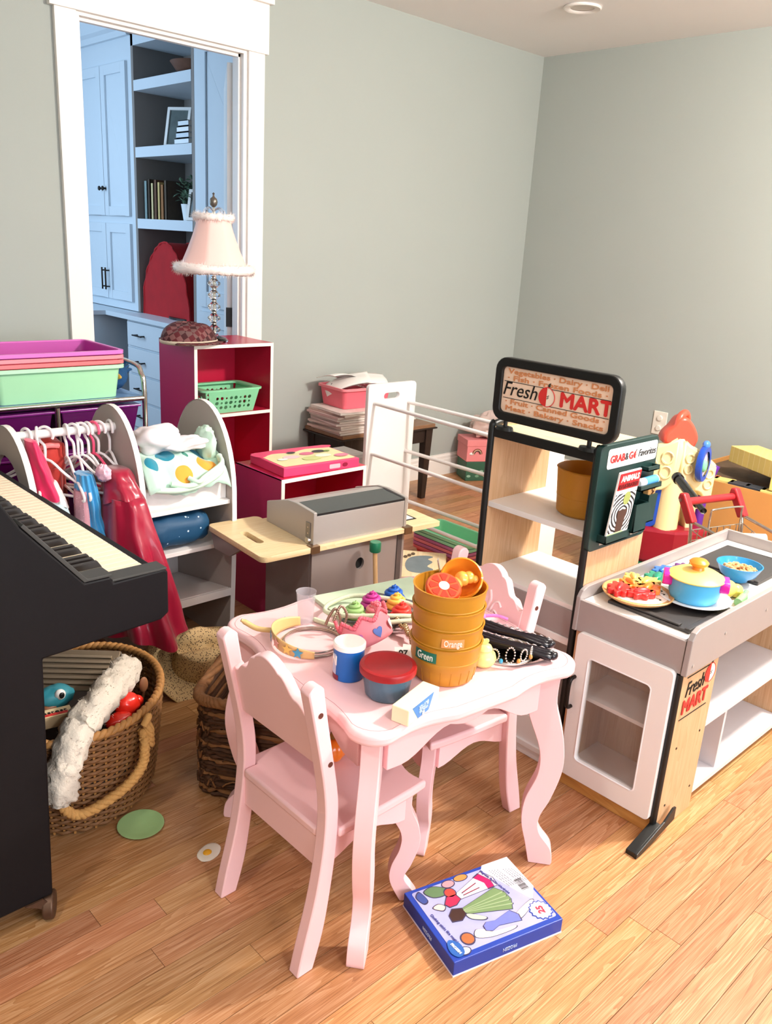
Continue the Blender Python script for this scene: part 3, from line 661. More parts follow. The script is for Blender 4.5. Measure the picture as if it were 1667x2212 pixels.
text('MART', frame((1.795, CY0-.0012, .349), (.985, 0, .02), (-.02, 0, .985)), .052, red_i, ct, width=.12, fat=.0018)
apple(frame((1.852, CY0-.0012, .405), (1, 0, 0), (0, 0, 1)), .027, ct)
for z, a, c in ((.43, 1.733, 1.845), (.318, 1.728, 1.862)): B().box(a, c, CY0-.0012, CY0-.0004, z-.0012, z+.0012).out('rule', ink, ct)
# burner trays
for k, (x0, x1, y0, y1) in enumerate(((1.745, 1.955, .765, .985), (2.19, 2.43, .80, 1.0))):
    t = B().box(x0, x1, y0, y1, CT, CT+.008).box(x0+.004, x0+.02, y0+.03, y1-.03, CT+.008, CT+.013).box(x0, x1, y0, y0+.014, CT+.008, CT+.012).out('burner_inset', mat('charcoal_plastic', '#3B3837', .45, var=.15, scale=8), ct, bevel=.002)
# ================================================================== magenta cube shelves
mag_m = mat('magenta_laminate', '#C0203F', .3, var=.03, scale=20)
mag_cool = mat('magenta_cool_lit', '#B22A5E', .3, var=.03, scale=20)  # left panels only: blue daylight from the study tinted into the magenta
mag_edge = mat('cream_edge', '#F6EDE2', .4)
def cube_shelf(label, x0, x1, y0, y1, H, n):
    t = thing('cube_shelf', label, 'shelf', (x0, y0, 0)); w = x1-x0; d = y1-y0; th = .014
    for a in (0, w-th):
        p = B().box(a, a+th, .002, d, 0, H).out('side_panel', mag_cool if a == 0 else mag_m, t); B().box(a, a+th, 0, .002, 0, H).out('edge_band', mag_edge, p)
    for i in range(n+1):
        z = i*(H-th)/n
        p = B().box(th, w-th, .002, d, z, z+th).out('shelf_board', mag_m, t); B().box(th, w-th, 0, .002, z, z+th).out('edge_band', mag_edge, p)
    B().box(th, w-th, d-.006, d-.002, th, H-th).out('back_panel', mag_m, t)
    B().box(0, w, d-.002, d, H-.006, H).box(0, .002, .002, d, H-.004, H).out('top_edge_band', mag_edge, t)
    return t
cube_shelf('tall magenta cube shelf with cream edges in front of the doorway', 1.81, 2.208, 3.052, 3.345, .905, 3)
cube_shelf('low magenta cube shelf behind the toy grill, a game box on it', 1.665, 2.058, 2.24, 2.525, .552, 2)
# ================================================================== bin rack with dowels
rk = thing('bin_rack', 'white toy bin rack with dowel rods and an empty frame', 'rack')
def endp(y, x0, x1, rz, nm):
    p = plate(rrect(x0, x1, .0, .752, .018), [rrect((x0+x1)/2-.056, (x0+x1)/2+.045, .68, .712, .016)], .016, Matrix.Translation((0, y, 0)) @ Matrix.Rotation(0, 4, 'Z') @ FY((0, 0, 0)), nm, white_m, rk, bevel=.002)
    return p
endp(2.715, 2.478, 2.772, 0, 'end_panel'); endp(1.872, 2.498, 2.79, 0, 'end_panel')
for z, zz in ((.664, .655), (.432, .42), (.192, .18)):
    B().tube([(2.512, 2.715, z+.006), (2.53, 1.872, z-.012)], .0085, 10).out('rod', white_m, rk, smooth=60)
    B().tube([(2.728, 2.715, z-.006), (2.745, 1.872, z-.012)], .0085, 10).out('rod', white_m, rk, smooth=60)
# ================================================================== toy grill
gr = thing('toy_grill', 'silver toy barbecue grill with wooden side shelves and a dark lid window', 'toy grill', (1.512, 1.868, 0), -4.5)
BZ = .44; birch = wood('birch_board', '#D9BC8C', '#EACF9F', '#F2DFBA', 0, .4, 8)
HL, HD = .372, .275
plate(rrect(-.185, .0, -.012, .335, .02)[:], [rrect(-.135, -.108, .10, .22, .013)], .016, FZ((0, 0, BZ+.008)), 'side_board', birch, gr, bevel=.001)
B().box(0, HL, -.012, HD+.03, BZ, BZ+.016).out('deck', birch, gr, bevel=.001)
plate(rrect(HL, HL+.145, -.012, .15, .008), [], .016, FZ((0, 0, BZ+.008)), 'side_board', birch, gr)
decal(rrect(HL+.03, HL+.09, .05, .11, .002), FZ((0, 0, BZ+.0165)), ink, gr, 'printed_square'); decal(rrect(HL+.038, HL+.082, .058, .102, .002), FZ((0, 0, BZ+.0172)), paper, gr, 'printed_square')
for x in (0, HL): B().box(x-.016, x+.016, -.016, .012, BZ-.004, BZ+.020).out('clip', mat('brass_clip', '#8A6E52', .35, .8), gr, bevel=.001)
HP = [(0, .0), (HD, 0), (HD, .078), (.155, .116), (.085, .116), (0, .102)]
HP = [(.0, .0), (HD, .0), (HD, .07), (.15, .108), (.10, .112), (.0, .106)]
z0 = BZ+.016
hd = thing('hood', None, None); hd.parent = gr
for x0, x1 in ((0, .012), (HL-.012, HL)): B().prism([(y, z0+z) for y, z in HP], 'x', x0, x1).out('hood_end', silver_m, hd, bevel=.002)
B().box(.012, HL-.012, .002, .01, z0, z0+.094).out('hood_front', silver_m, hd, bevel=.001)
B().prism([(.002, z0+.094), (.0015, z0+.1015), (.115, z0+.107), (.115, z0+.103), (.01, z0+.094)], 'x', .012, HL-.012).out('lid_window', mat('smoky_panel', '#23262A', .08, var=.05, coat=.5), hd)
B().prism([(.115, z0+.103), (.115, z0+.107), (.15, z0+.104), (HD-.002, z0+.066), (HD-.002, z0+.06), (.15, z0+.10)], 'x', .012, HL-.012).out('lid_rear', silver_m, hd)
B().box(.012, HL-.012, HD-.01, HD-.002, z0, z0+.062).out('hood_back', silver_m, hd)
for z in (.055, .035): B().lathe([(0, .003), (.005, .002), (.006, 0)], 12).xf(Matrix.Translation((-.0005, .028, z0+z)) @ Matrix.Rotation(-PI/2, 4, 'Y')).out('bolt', chrome, hd)
B().box(-.003, 0, .016, .04, z0+.02, z0+.07).out('hinge_plate', mat('hinge_steel', '#8E8B88', .3, .8), hd, bevel=.001)
B().lathe([(0, .008), (.010, .007), (.012, 0)], 16).xf(Matrix.Translation((0, .026, z0+.012)) @ Matrix.Rotation(-PI/2, 4, 'Y')).out('knob', chrome, hd, smooth=50)
brown_g = mat('grill_grey', '#9A8F8B', .4, .3, var=.03)
plate(rrect(.002, HL-.03, .0, BZ-.002, .002), [circ(.19, .36, .017, 24, .02)], .01, FY((0, .012, 0)), 'front_panel', brown_g, gr)
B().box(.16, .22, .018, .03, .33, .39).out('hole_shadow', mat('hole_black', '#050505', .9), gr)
B().box(0, .01, .018, HD, 0, BZ-.001).out('side_panel', brown_g, gr)
B().box(HL-.01, HL, .006, HD, 0, BZ-.001).out('side_panel', brown_g, gr)
B().box(HL-.03, HL-.01, .004, .016, 0, BZ-.001).out('corner_post', mat('post_dark', '#5B5352', .4, .3), gr)
B().box(.01, HL-.01, HD-.01, HD, 0, BZ-.001).out('back_panel', brown_g, gr)
B().prism([(.12, BZ-.0), (.325, BZ-.0), (.30, BZ-.055), (.2, BZ-.05)], 'x', -.178, -.165).out('bracket', brown_g, gr)
# mallet leaning at the grill front
t = thing('toy_mallet', 'toy stick with a green cylinder head in front of the grill', 'mallet', (1.716, 1.775, 0))
B().tube([(0, -.012, .003), (0, .032, .42)], .0075, 12).out('handle', wood('stick_wood', '#C99A62', '#DDB37D', '#E8C594', 2, .5, 8), t, smooth=60)
B().lathe([(0, 0), (.017, 0), (.0185, .003), (.0185, .030), (.017, .033), (0, .033)], 24, (0, .031, .415)).out('head', mat('mallet_green', '#1F7A56', .35), t, smooth=40)
# ================================================================== dress-up wardrobe
taupe = mat('taupe_side', '#B5ACA5', .5, var=.03)
wd = thing('dress_up_wardrobe', 'white and taupe dress-up stand with round-topped sides and shelves', 'wardrobe')
WY0, WY1, WT = 2.20, 2.575, .80
def arch_prof(top, cut=None):
    P = [(WY0+.02, 0)]; n = 26
    # front edge bows back towards the crown
    for i in range(n+1):
        t = i/n
        if t < .5: P.append((WY0+.02-.02*math.sin(PI*min(1, t*2)*.5), top*.62*t*2))
    cyy = (WY0+WY1)/2; ry = (WY1-WY0)/2; rz = top*.38
    for i in range(1, 25):
        a = PI*i/24; P.append((cyy-ry*math.cos(a), top*.62+rz*math.sin(a)**.9))
    P.append((WY1, top*.62)); P.append((WY1, 0))
    return P
def side(x, top, hole=False):
    P = arch_prof(top)
    holes = []
    if hole: holes = [[(WY0+.10+(WY1-WY0-.16)*(.5-.5*math.cos(a)) if False else (WY0+WY1)/2+.01-.125*math.cos(a), .56+.155*math.sin(a)) for a in [2*PI*i/28 for i in range(28)]]]
    o = plate(P, holes, .016, frame((x, 0, 0), (0, 1, 0), (0, 0, 1)), 'side_panel', taupe, wd)
    e = B(); q = [(y, z) for y, z in P if not (y == WY1 and z == 0)][1:]
    L = []
    for i, (y, z) in enumerate(q):
        a = q[max(i-1, 0)]; c = q[min(i+1, len(q)-1)]; d = Vector((c[0]-a[0], c[1]-a[1])); d = d.normalized() if d.length > 0 else Vector((0, 1)); nrm = Vector((-d.y, d.x)); L.append((y+nrm.x*.002, z+nrm.y*.002))
    for (a, b_) in zip(L, L[1:]):
        e.face([(x-.0085, a[0], a[1]), (x+.0085, a[0], a[1]), (x+.0085, b_[0], b_[1]), (x-.0085, b_[0], b_[1])])
    e.out('edge_band', white_m, o, smooth=40)
side(.815, .80, True); side(1.128, .835); side(1.446, .825)
RODZ = .775; RODY = 2.36
B().tube([(.815, RODY, RODZ), (1.128, RODY, RODZ)], .0125, 14).out('hanging_rod', white_m, wd, smooth=60)
x0, x1 = 1.137, 1.437
B().box(x0, x1, WY0+.012, WY1-.02, .515, .529).out('shelf', white_m, wd, bevel=.001)
B().box(x0, x1, WY0+.035, WY0+.047, .529, .60).out('bin_front', white_m, wd, bevel=.002)
B().box(x0, x1, WY0+.012, WY1-.02, .372, .386).out('shelf', white_m, wd, bevel=.001)
B().prism([(WY0+.012, .202), (WY0+.022, .216), (WY1-.02, .16), (WY1-.02, .146)], 'x', x0, x1).out('sloped_shelf', white_m, wd, bevel=.001)
B().box(x0, x1, WY0+.004, WY0+.014, .192, .218).out('shelf_lip', white_m, wd, bevel=.001)
B().box(x0, x1, WY1-.02, WY1-.008, .10, .62).out('back_panel', white_m, wd)
B().box(.824, 1.12, WY1-.03, WY1-.015, .03, .1).out('rear_rail', white_m, wd)
# hangers on the rod
hang_m = mat('hanger_white', '#F1EDEC', .35)
def hanger_mesh():
    b = B()
    hook = [(0, .0, -.03), (0, 0, 0)]
    P = [(0, .004, -.075), (0, .004, -.035), (0, .019, -.018), (0, .0235, 0), (0, .018, .0175), (0, 0, .0245), (0, -.017, .017), (0, -.0225, .0), (0, -.02, -.008)]
    b.tube(smooth_pts(P, 5), .0042, 7)
    T = [(0, 0, -.072), (0, .06, -.11), (0, .13, -.15), (0, .138, -.165), (0, .12, -.172), (0, 0, -.172), (0, -.12, -.172), (0, -.138, -.165), (0, -.13, -.15), (0, -.06, -.11)]
    b.tube(smooth_pts(T, 4, True), .0042, 6, closed=True)
    bmesh.ops.recalc_face_normals(b.b, faces=b.b.faces); me = bpy.data.meshes.new('hanger'); b.b.to_mesh(me); b.b.free(); return me
HM = hanger_mesh()
for i, (x, rz, rx, m, lab) in enumerate(((.858, 14, 4, 0, 'white plastic hanger nearest the piano on the wardrobe rod'), (.887, -22, -4, 0, 'white empty hanger, second from the piano on the rod'), (.912, 38, 6, 0, 'white hanger with a bare triangle beside the red hood'), (.972, -6, 3, 0, 'white hanger hanging straight in the middle of the rod'), (.994, 22, -5, 0, 'white hanger in front of the blue tulle dress'), (1.006, -12, 5, 0, 'white hanger crowded behind the blue tulle dress'), (1.02, 28, 0, 0, 'white hanger fourth from the arched middle panel'), (1.038, 8, -6, 0, 'white hanger beside the pink hanger'), (1.056, 16, 4, 1, 'bright pink hanger on the wardrobe rod'), (1.072, 30, 2, 0, 'white hanger carrying the magenta satin dress'), (1.106, -4, 6, 0, 'white hanger closest to the arched middle panel'))):
    me = HM.copy(); me.materials.clear()
    o = link('clothes_hanger', me, mat('hanger_pink', '#F0557A', .35) if m else hang_m, smooth=50); o.location = (x, RODY, RODZ-.005); o.rotation_euler = (math.radians(rx*.4), 0, math.radians(rz)); tag(o, lab, 'hanger', 'hangers on the wardrobe rod')
# garments: closed cloth tubes that widen downward, with folds
def garment(name, label, cat, m, c, z0, z1, w0, w1, d0, d1, folds, amp, lean=(0, 0), seed=0, pinch=None, parent=None, seg=72, nv=26):
    def fn(u, v):
        a = 2*PI*u; k = v; w = w0+(w1-w0)*k**.75; d = d0+(d1-d0)*k**.75
        if pinch: w *= 1-pinch[1]*math.exp(-((k-pinch[0])/.09)**2); d *= 1-pinch[1]*math.exp(-((k-pinch[0])/.09)**2)
        r = 1+amp*(.35+.65*k)*math.sin(folds*a+seed+1.3*math.sin(3*k+seed))+amp*.6*mnoise.noise(Vector((math.cos(a)*2, math.sin(a)*2, k*5+seed)))
        return (c[0]+lean[0]*k+w*math.cos(a)*r, c[1]+lean[1]*k+d*math.sin(a)*r, z0+(z1-z0)*k+.012*k*math.sin(folds*.5*a+seed))
    b = B().grid(fn, seg, nv, True)
    P = [fn(i/seg, 0) for i in range(seg)]; b.face(P)
    o = b.out(name, m, parent, smooth=70)
    if label: tag(o, label, cat)
    return o
sat = mat('magenta_satin', '#9C0B31', .3, var=.12, scale=10, sheen=.2, coat=.2)
t = thing('satin_dress', 'shiny magenta satin dress hanging beside the arched middle panel', 'dress', (1.085, 2.20, .0))
garment('skirt', None, None, sat, (-.01, .02, 0), .60, .19, .05, .098, .075, .15, 7, .15, (.022, -.07), 1, parent=t)
garment('bodice', None, None, sat, (-.008, .06, 0), .672, .59, .03, .058, .045, .078, 6, .1, (0, -.03), 2, parent=t)
B().blob((-.058, .045, .668), (.02, .03, .024), .35, 7, 4, 24, 14).out('fur_collar', mat('collar_pink', '#EFC3D3', .9, bump=.6, bscale=90), t, smooth=70)
o = garment('tulle_dress', 'bright blue tulle dress hanging in the middle of the rod', 'dress', mat('blue_tulle', '#2F8FC4', .6, var=.25, scale=18, sheen=.5), (.985, 2.285, 0), .665, .30, .022, .052, .035, .085, 11, .22, (.012, -.03), 3, (.35, .2))
t = thing('hooded_cape', 'red hooded cape at the back of the wardrobe rod', 'cape', (.935, 2.44, 0))
garment('cape', None, None, mat('red_cloth', '#B02418', .7, var=.15, sheen=.3), (0, 0, 0), .66, .25, .05, .062, .06, .09, 7, .12, (0, 0), 5, parent=t)
B().blob((.0, -.01, .69), (.06, .055, .065), .18, 3, 7, 26, 16).out('hood', 'red_cloth', t, smooth=70)
B().tube(smooth_pts([(-.04, -.05, .72), (-.015, -.065, .735), (.02, -.06, .73)], 4), .008, 6).out('ribbon', mat('coral_ribbon', '#E87A7A', .4), t, smooth=60)
t = thing('printed_costume', 'pale blue costume with white sleeves and a red print by the piano', 'costume', (.885, 2.27, 0))
garment('body', None, None, dots('pale_blue_print', '#B9D3DA', [((.0, -.075, .515), .02, '#C22B33'), ((.02, -.08, .47), .008, '#D9E6EA')]), (0, 0, 0), .60, .40, .03, .04, .05, .075, 5, .12, (.03, -.02), 8, parent=t)
garment('shoulder', None, None, mat('cream_fleece', '#EBD9D6', .9, bump=.4, bscale=80), (.0, .02, 0), .655, .585, .018, .034, .03, .055, 5, .15, (.006, -.01), 9, parent=t)
o = garment('glitter_costume', 'dusty pink glittery costume between the red cape and blue tulle', 'costume', speckle('pink_glitter', '#B9848F', '#F0D5D8', 160, .16, .4), (.965, 2.27, 0), .62, .36, .014, .018, .03, .05, 5, .15, (-.008, -.02), 12)
o = garment('pink_top', 'hot pink top hung over the side panel next to the piano', 'top', mat('hot_pink', '#E11B58', .55, var=.1, sheen=.3), (.845, 2.30, 0), .775, .62, .012, .03, .03, .05, 4, .15, (.028, -.02), 14)
o = garment('dark_costume', 'dark costume hanging low at the back of the wardrobe', 'costume', mat('dark_cloth', '#1B1418', .8), (.945, 2.46, 0), .42, .15, .05, .07, .05, .07, 6, .12, (0, 0), 15)
# cloth heaps on the wardrobe shelves
def heap(fnz, x0, x1, y0, y1, nx=40, ny=34):
    def top(u, v):
        x = x0+(x1-x0)*u; y = y0+(y1-y0)*v; return (x, y, fnz(u, v, x, y))
    return top
t = thing('spotted_blanket', 'mint blanket with teal and orange spots heaped on the wardrobe shelf', 'blanket')
def mint(u, v):
    x = 1.142+.288*u; s = v
    y = 2.192+.31*s; h = .607+.09*math.sin(PI*min(1, s*1.15))**.7*(.85+.15*math.sin(PI*u))
    h += .022*mnoise.noise(Vector((u*4.2, s*3.4, 3.3)))+.012*mnoise.noise(Vector((u*9, s*8, 1.2)))+.01*math.sin(u*11+4*s)
    if s < .10: h -= (.10-s)*.15
    return (x, y+.012*mnoise.noise(Vector((u*6, s*5, 9))), h)
mint_spots = [(mint(u, v), r, h) for u, v, r, h in ((.36, .30, .030, '#14819A'), (.80, .36, .030, '#14819A'), (.14, .16, .027, '#14819A'), (.78, .16, .034, '#F2A138'), (.46, .08, .030, '#F2A138'), (.58, .24, .012, '#2E7F6E'), (.16, .55, .03, '#F2A138'), (.55, .55, .028, '#14819A'))]
B().grid(mint, 52, 44).out('cloth', dots('mint_spots', '#BFE0CF', mint_spots), t, smooth=80, solid=.004)
b = B()
for i in range(3): b.tube(smooth_pts([(1.16+.06*i, 2.20, .605+.011*i), (1.24+.03*i, 2.185-.004*i, .597+.01*i), (1.33, 2.19, .606+.01*i), (1.40, 2.205, .635+.01*i), (1.42, 2.25, .67)], 5), .010-.001*i, 8)
b.out('hem_roll', speckle('mint_print', '#CDE9D4', '#9C5A2A', 22, .16), t, smooth=70)
b = B().blob((1.40, 2.30, .70), (.026, .05, .06), .25, 4, 3, 24, 16); b.out('rolled_corner', speckle('mint_print2', '#BFDCC9', '#A3602E', 30, .2), t, smooth=70)
t = thing('white_cloth', 'crumpled white cloth lying across the mint blanket', 'cloth')
def wht(u, v):
    a = u; x = 1.175+.215*a+.03*(v-.5); y = 2.29+.14*(v-.5)+.06*math.sin(a*2.2); z = .695+.055*math.sin(PI*v)*(1-.35*a)+.03*(1-a)+.018*mnoise.noise(Vector((a*6, v*5, 7)))
    return (x, y, z)
B().blob((1.25, 2.34, .728), (.075, .07, .042), .4, 1.7, 3, 40, 24).blob((1.335, 2.30, .712), (.085, .045, .022), .35, 1.8, 8, 36, 20).out('cloth', mat('white_cotton', '#E6DDE1', .85, var=.03, bump=.3, bscale=40), t, smooth=80)
t = thing('starry_cloth', 'folded navy blue cloth with silver stars on the second wardrobe shelf', 'cloth', (1.265, 2.33, .389))
def nav(u, v):
    th = 2*PI*u; ph = PI*v; e = .42
    def sp(w, m): return math.copysign(abs(w)**m, w)
    d = Vector((sp(math.cos(th), e)*sp(math.sin(ph), .5), sp(math.sin(th), e)*sp(math.sin(ph), .5), -sp(math.cos(ph), .7)))
    k = 1+.05*mnoise.noise(d*3.2)
    return (d.x*.118*k, d.y*.12*k, .058+d.z*.056*k+.004*math.sin(d.x*14))
B().grid(nav, 48, 22, True).out('cloth', speckle('navy_stars', '#0B4468', '#D7E8F0', 38, .14, .6), t, smooth=70)
# straw hat on the floor under the wardrobe
t = thing('straw_hat', 'openwork straw hat with a curled brim lying under the wardrobe', 'hat', (1.225, 2.05, .0), 28); t.rotation_euler = (0, 0, math.radians(-20)); t.scale = (.80, .80, .92)
straw = speckle('open_straw', '#D2B583', '#4A3721', 165, .33, .8, bump=.5)
def crown(u, v):
    a = 2*PI*u; k = min(1, v/.72); r = .088*(1-.14*k)*(1 if v < .72 else math.cos((v-.72)/.28*PI/2)); z = .02+.105*k+.018*math.sin(max(0, v-.72)/.28*PI/2)
    x = r*math.cos(a)*1.25; y = r*math.sin(a)
    if v > .6: z -= .04*math.exp(-(y/.022)**2)*min(1, (v-.6)/.2)
    y *= 1-.22*k*max(0, math.cos(a))
    return (x, y, z)
TH = Matrix.Translation((0, 0, .085)) @ Matrix.Rotation(math.radians(30), 4, 'X') @ Matrix.Translation((0, 0, -.03))
B().grid(crown, 48, 20, True).xf(TH).out('crown', straw, t, smooth=70, solid=.002)
def brim(u, v):
    a = 2*PI*u; r = .085+.085*v; curl = .055*v*v*abs(math.cos(a))**2-.03*v*v*abs(math.sin(a))**2
    return (r*math.cos(a)*1.2, r*math.sin(a), .02+curl)
B().grid(brim, 64, 10, True).xf(TH).out('brim', straw, t, smooth=70, solid=.002)
b = B(); b.tube([TH @ Vector(brim(i/64, 1)) for i in range(64)], .003, 6, closed=True); b.out('brim_edge', mat('straw_edge', '#C9AC78', .8), t, smooth=70)
# ================================================================== drawer cart with purple drawers
crt = thing('drawer_cart', 'chrome rolling cart with translucent purple drawers behind the wardrobe', 'cart')
CZt = .772; cx0, cx1, cy0, cy1 = .50, 1.425, 2.75, 3.14
pur = mat('purple_plastic', '#520A4E', .3, var=.06, coat=.2)
fr = B()
for x in (cx0, cx1):
    arch = smooth_pts([(x, cy0, .04), (x, cy0, .5), (x, cy0, .80), (x, cy0+.02, .858), (x, cy0+.07, .885), (x, cy1-.07, .885), (x, cy1-.02, .858), (x, cy1, .80), (x, cy1, .5), (x, cy1, .04)], 5)
    fr.tube(arch, .009, 10)
fr.tube([((cx0+cx1)/2+.145, cy0, .05), ((cx0+cx1)/2+.145, cy0, CZt-.01)], .009, 10)
for y in (cy0, cy1):
    fr.tube([(cx0, y, CZt), (cx1, y, CZt)], .009, 10)
    for z in (.12,): fr.tube([(cx0, y, z), (cx1, y, z)], .006, 8)
fr.out('frame', chrome, crt, smooth=50)
B().box(cx0, cx1, cy0+.006, cy1-.006, CZt-.004, CZt+.006).out('top_shelf', mat('cart_top_blue', '#6E8FBF', .3, var=.1), crt)
mid = (cx0+cx1)/2+.145
for col, (a, c) in enumerate(((cx0+.02, mid-.015), (mid+.015, cx1-.02))):
    for i in range(4):
        zt = .745-i*.15; d = thing('drawer', None, None); d.parent = crt
        b = B(); b.frustum((a+.02, c-.02, cy0+.02, cy1-.03), zt-.125, (a, c, cy0+.004, cy1-.01), zt); b.out('tub', pur, d, bevel=.004)
        B().box(a-.006, c+.006, cy0-.002, cy1-.006, zt-.002, zt+.006).out('rim', mat('purple_rim', '#7A1E78', .25), d, bevel=.002)
        B().lathe([(0, .012), (.008, .010), (.009, .004), (.005, 0)], 14).xf(Matrix.Translation(((a+c)/2-.04, cy0+.010, zt-.06)) @ Matrix.Rotation(PI/2, 4, 'X')).out('knob', chrome, d, smooth=50)
for x in (cx0, cx1):
    for y in (cy0, cy1): B().lathe([(0, -.02), (.02, -.02), (.02, .0), (.018, .02), (0, .02)], 16).xf(Matrix.Translation((x, y, .0215)) @ Matrix.Rotation(PI/2, 4, 'Y')).out('caster', black_m, crt, smooth=40)
# plastic bins
def bin_parts(t, m, m2, L, Wd, H, tap=.03, rim=.012, th=.003):
    b = B()
    a = (-L/2+tap, L/2-tap, -Wd/2+tap, Wd/2-tap); c = (-L/2, L/2, -Wd/2, Wd/2)
    o = rrect(a[0], a[1], a[2], a[3], .018, 3); p = rrect(c[0], c[1], c[2], c[3], .022, 3); q = rrect(c[0]+th, c[1]-th, c[2]+th, c[3]-th, .02, 3); r = rrect(a[0]+th, a[1]-th, a[2]+th, a[3]-th, .016, 3)
    rings = [[b.b.verts.new((x, y, z)) for x, y in R] for R, z in ((o, 0), (p, H), (q, H), (r, th))]
    n = len(o)
    for A, D in zip(rings, rings[1:]):
        for i in range(n): b.b.faces.new((A[i], A[(i+1) % n], D[(i+1) % n], D[i]))
    b.b.faces.new(rings[0][::-1]); b.b.faces.new(rings[-1])
    b.out('tub', m, t, smooth=40)
    b = B(); e = rrect(c[0]-rim, c[1]+rim, c[2]-rim, c[3]+rim, .026, 3); i_ = rrect(c[0]+.001, c[1]-.001, c[2]+.001, c[3]-.001, .021, 3)
    R = [[b.b.verts.new((x, y, z)) for x, y in K] for K, z in ((i_, H-.001), (i_, H+.004), (e, H+.004), (e, H-.009), (i_, H-.001))][:4]
    for A, D in zip(R, R[1:]+R[:1]):
        for i in range(n): b.b.faces.new((A[i], A[(i+1) % n], D[(i+1) % n], D[i]))
    b.out('rim', m2, t, smooth=40, bevel=.001)
BC = {'green': ('#A6DDB0', '#B6E6C0'), 'coral': ('#E2545C', '#F0787C'), 'pink': ('#EE6F80', '#F58E98'), 'purple': ('#B53A9C', '#DD74C4'), 'mint': ('#83DDA9', '#9DE9BF'), 'magenta': ('#A8508A', '#C877A8')}
def bmat(k): return mat('bin_'+k, BC[k][0], .38, var=.03, sss=0), mat('binrim_'+k, BC[k][1], .35, var=.02)
bx, by = 1.135, 2.915
for i, (k, lab) in enumerate((('green', 'pale green plastic bin at the bottom of the stack on the cart'), ('coral', 'coral plastic bin nested just above the green one'), ('pink', 'salmon pink plastic bin nested second from the top'), ('purple', 'purple plastic bin nested at the top of the stack'))):
    t = thing('plastic_bin', lab, 'bin', (bx, by, CZt+.007+i*.0165), 0, 'bins stacked on the drawer cart'); bin_parts(t, *bmat(k), .43, .30, .112, .013, th=.0015)
t = thing('plush_toy', 'small dark blue furry toy bird with a yellow beak on the cart', 'toy', (1.405, 2.93, CZt+.007))
b = B().blob((0, 0, .05), (.042, .042, .05), .2, 5, 2, 26, 16)
for i in range(26):
    a = random.uniform(0, 2*PI); e = random.uniform(.2, 1.4); d = Vector((math.cos(a)*math.cos(e), math.sin(a)*math.cos(e), math.sin(e))); p = Vector((0, 0, .05))+d*.042; b.tube([p, p+d*.016+Vector((0, 0, .004)), p+d*.026], [.006, .004, .0006], 5)
b.out('body', mat('plush_blue', '#1D4C7A', .9, var=.3, bump=.6, bscale=90), t, smooth=70)
for s in (-1, 1): B().blob((-.030+.02*s*0, -.028+s*.012, .062), (.012, .010, .012), 0, 1, 0, 14, 10).out('eye', mat('toy_teal', '#8FD0CC', .3), t, smooth=70)
B().lathe([(0, .028), (.006, .02), (.011, 0), (0, 0)], 12).xf(Matrix.Translation((-.01, -.038, .05)) @ Matrix.Rotation(PI/2, 4, 'X')).out('beak', mat('toy_yellow', '#E8B64A', .4), t, smooth=60)
# ================================================================== piano
pn_m = mat('piano_black', '#0B090C', .55, spec=.25, var=.25, scale=300, bump=.05, bscale=600)
pn_top = mat('piano_grey_top', '#3A3A38', .5, var=.12, scale=300)
pi_ = thing('digital_piano', 'black upright digital piano seen from its right-hand end', 'piano')
PY0, PY1 = 1.408, 2.735
def cheek(y0, y1):
    P = [(.10, .06), (.497, .06), (.512, .585), (.752, .598), (.770, .61), (.770, .70), (.762, .706), (.655, .703), (.648, .716), (.598, .716), (.49, .845), (.44, .93), (.10, .93)]
    return B().prism(P, 'y', y0, y1)
cheek(PY0, PY0+.03).out('end_cheek', pn_m, pi_, bevel=.004)
B().prism([(.598, .7165), (.652, .7165), (.652, .722), (.604, .722), (.496, .851), (.491, .846)], 'y', PY0+.0015, PY0+.045).out('key_block', pn_top, pi_, bevel=.001)
B().box(.653, .768, PY0+.002, PY0+.045, .704, .7085).out('cheek_top', pn_top, pi_, bevel=.001)
cheek(PY1-.03, PY1).out('end_cheek', pn_m, pi_, bevel=.004)
B().box(.46, .765, PY0+.031, PY1-.031, .585, .672).out('keybed', pn_m, pi_, bevel=.003)
B().box(.745, .768, PY0+.031, PY1-.031, .672, .694).out('key_slip', pn_m, pi_, bevel=.002)
B().prism([(.10, .06), (.30, .06), (.30, .60), (.47, .60), (.47, .72), (.44, .93), (.10, .93)], 'y', PY0+.031, PY1-.031).out('case', pn_m, pi_)
ivory_k = mat('key_ivory', '#F3E0C4', .3, var=.02); ebony = mat('key_ebony', '#1C1614', .35)
wk = .0225; n = int((PY1-PY0-.10)/wk); ky0 = PY0+.048
for i in range(n):
    y = ky0+i*wk
    B().box(.60, .742, y+.0004, y+wk-.0006, .675, .7035).out('white_key', ivory_k, pi_, bevel=.0015)
    if (n-i) % 7 not in (1, 5): B().frustum((.558, .672, y+wk-.0065, y+wk+.0065), .7035, (.56, .664, y+wk-.0048, y+wk+.0048), .7165).out('black_key', ebony, pi_, bevel=.001)
B().box(.47, .60, ky0, ky0+n*wk, .675, .70).out('key_rear', ebony, pi_)
cs = thing('caster', None, None); cs.parent = pi_
rust = mat('rusty_steel', '#5E4636', .45, .6, var=.3, scale=60)
b = B(); b.lathe([(0, -.011), (.026, -.011), (.029, -.008), (.029, .008), (.026, .011), (0, .011)], 24).xf(Matrix.Translation((.492, PY0+.012, .029)) @ Matrix.Rotation(math.radians(60), 4, 'Z') @ Matrix.Rotation(PI/2, 4, 'X')); b.out('wheel', rust, cs, smooth=40, bevel=.001)
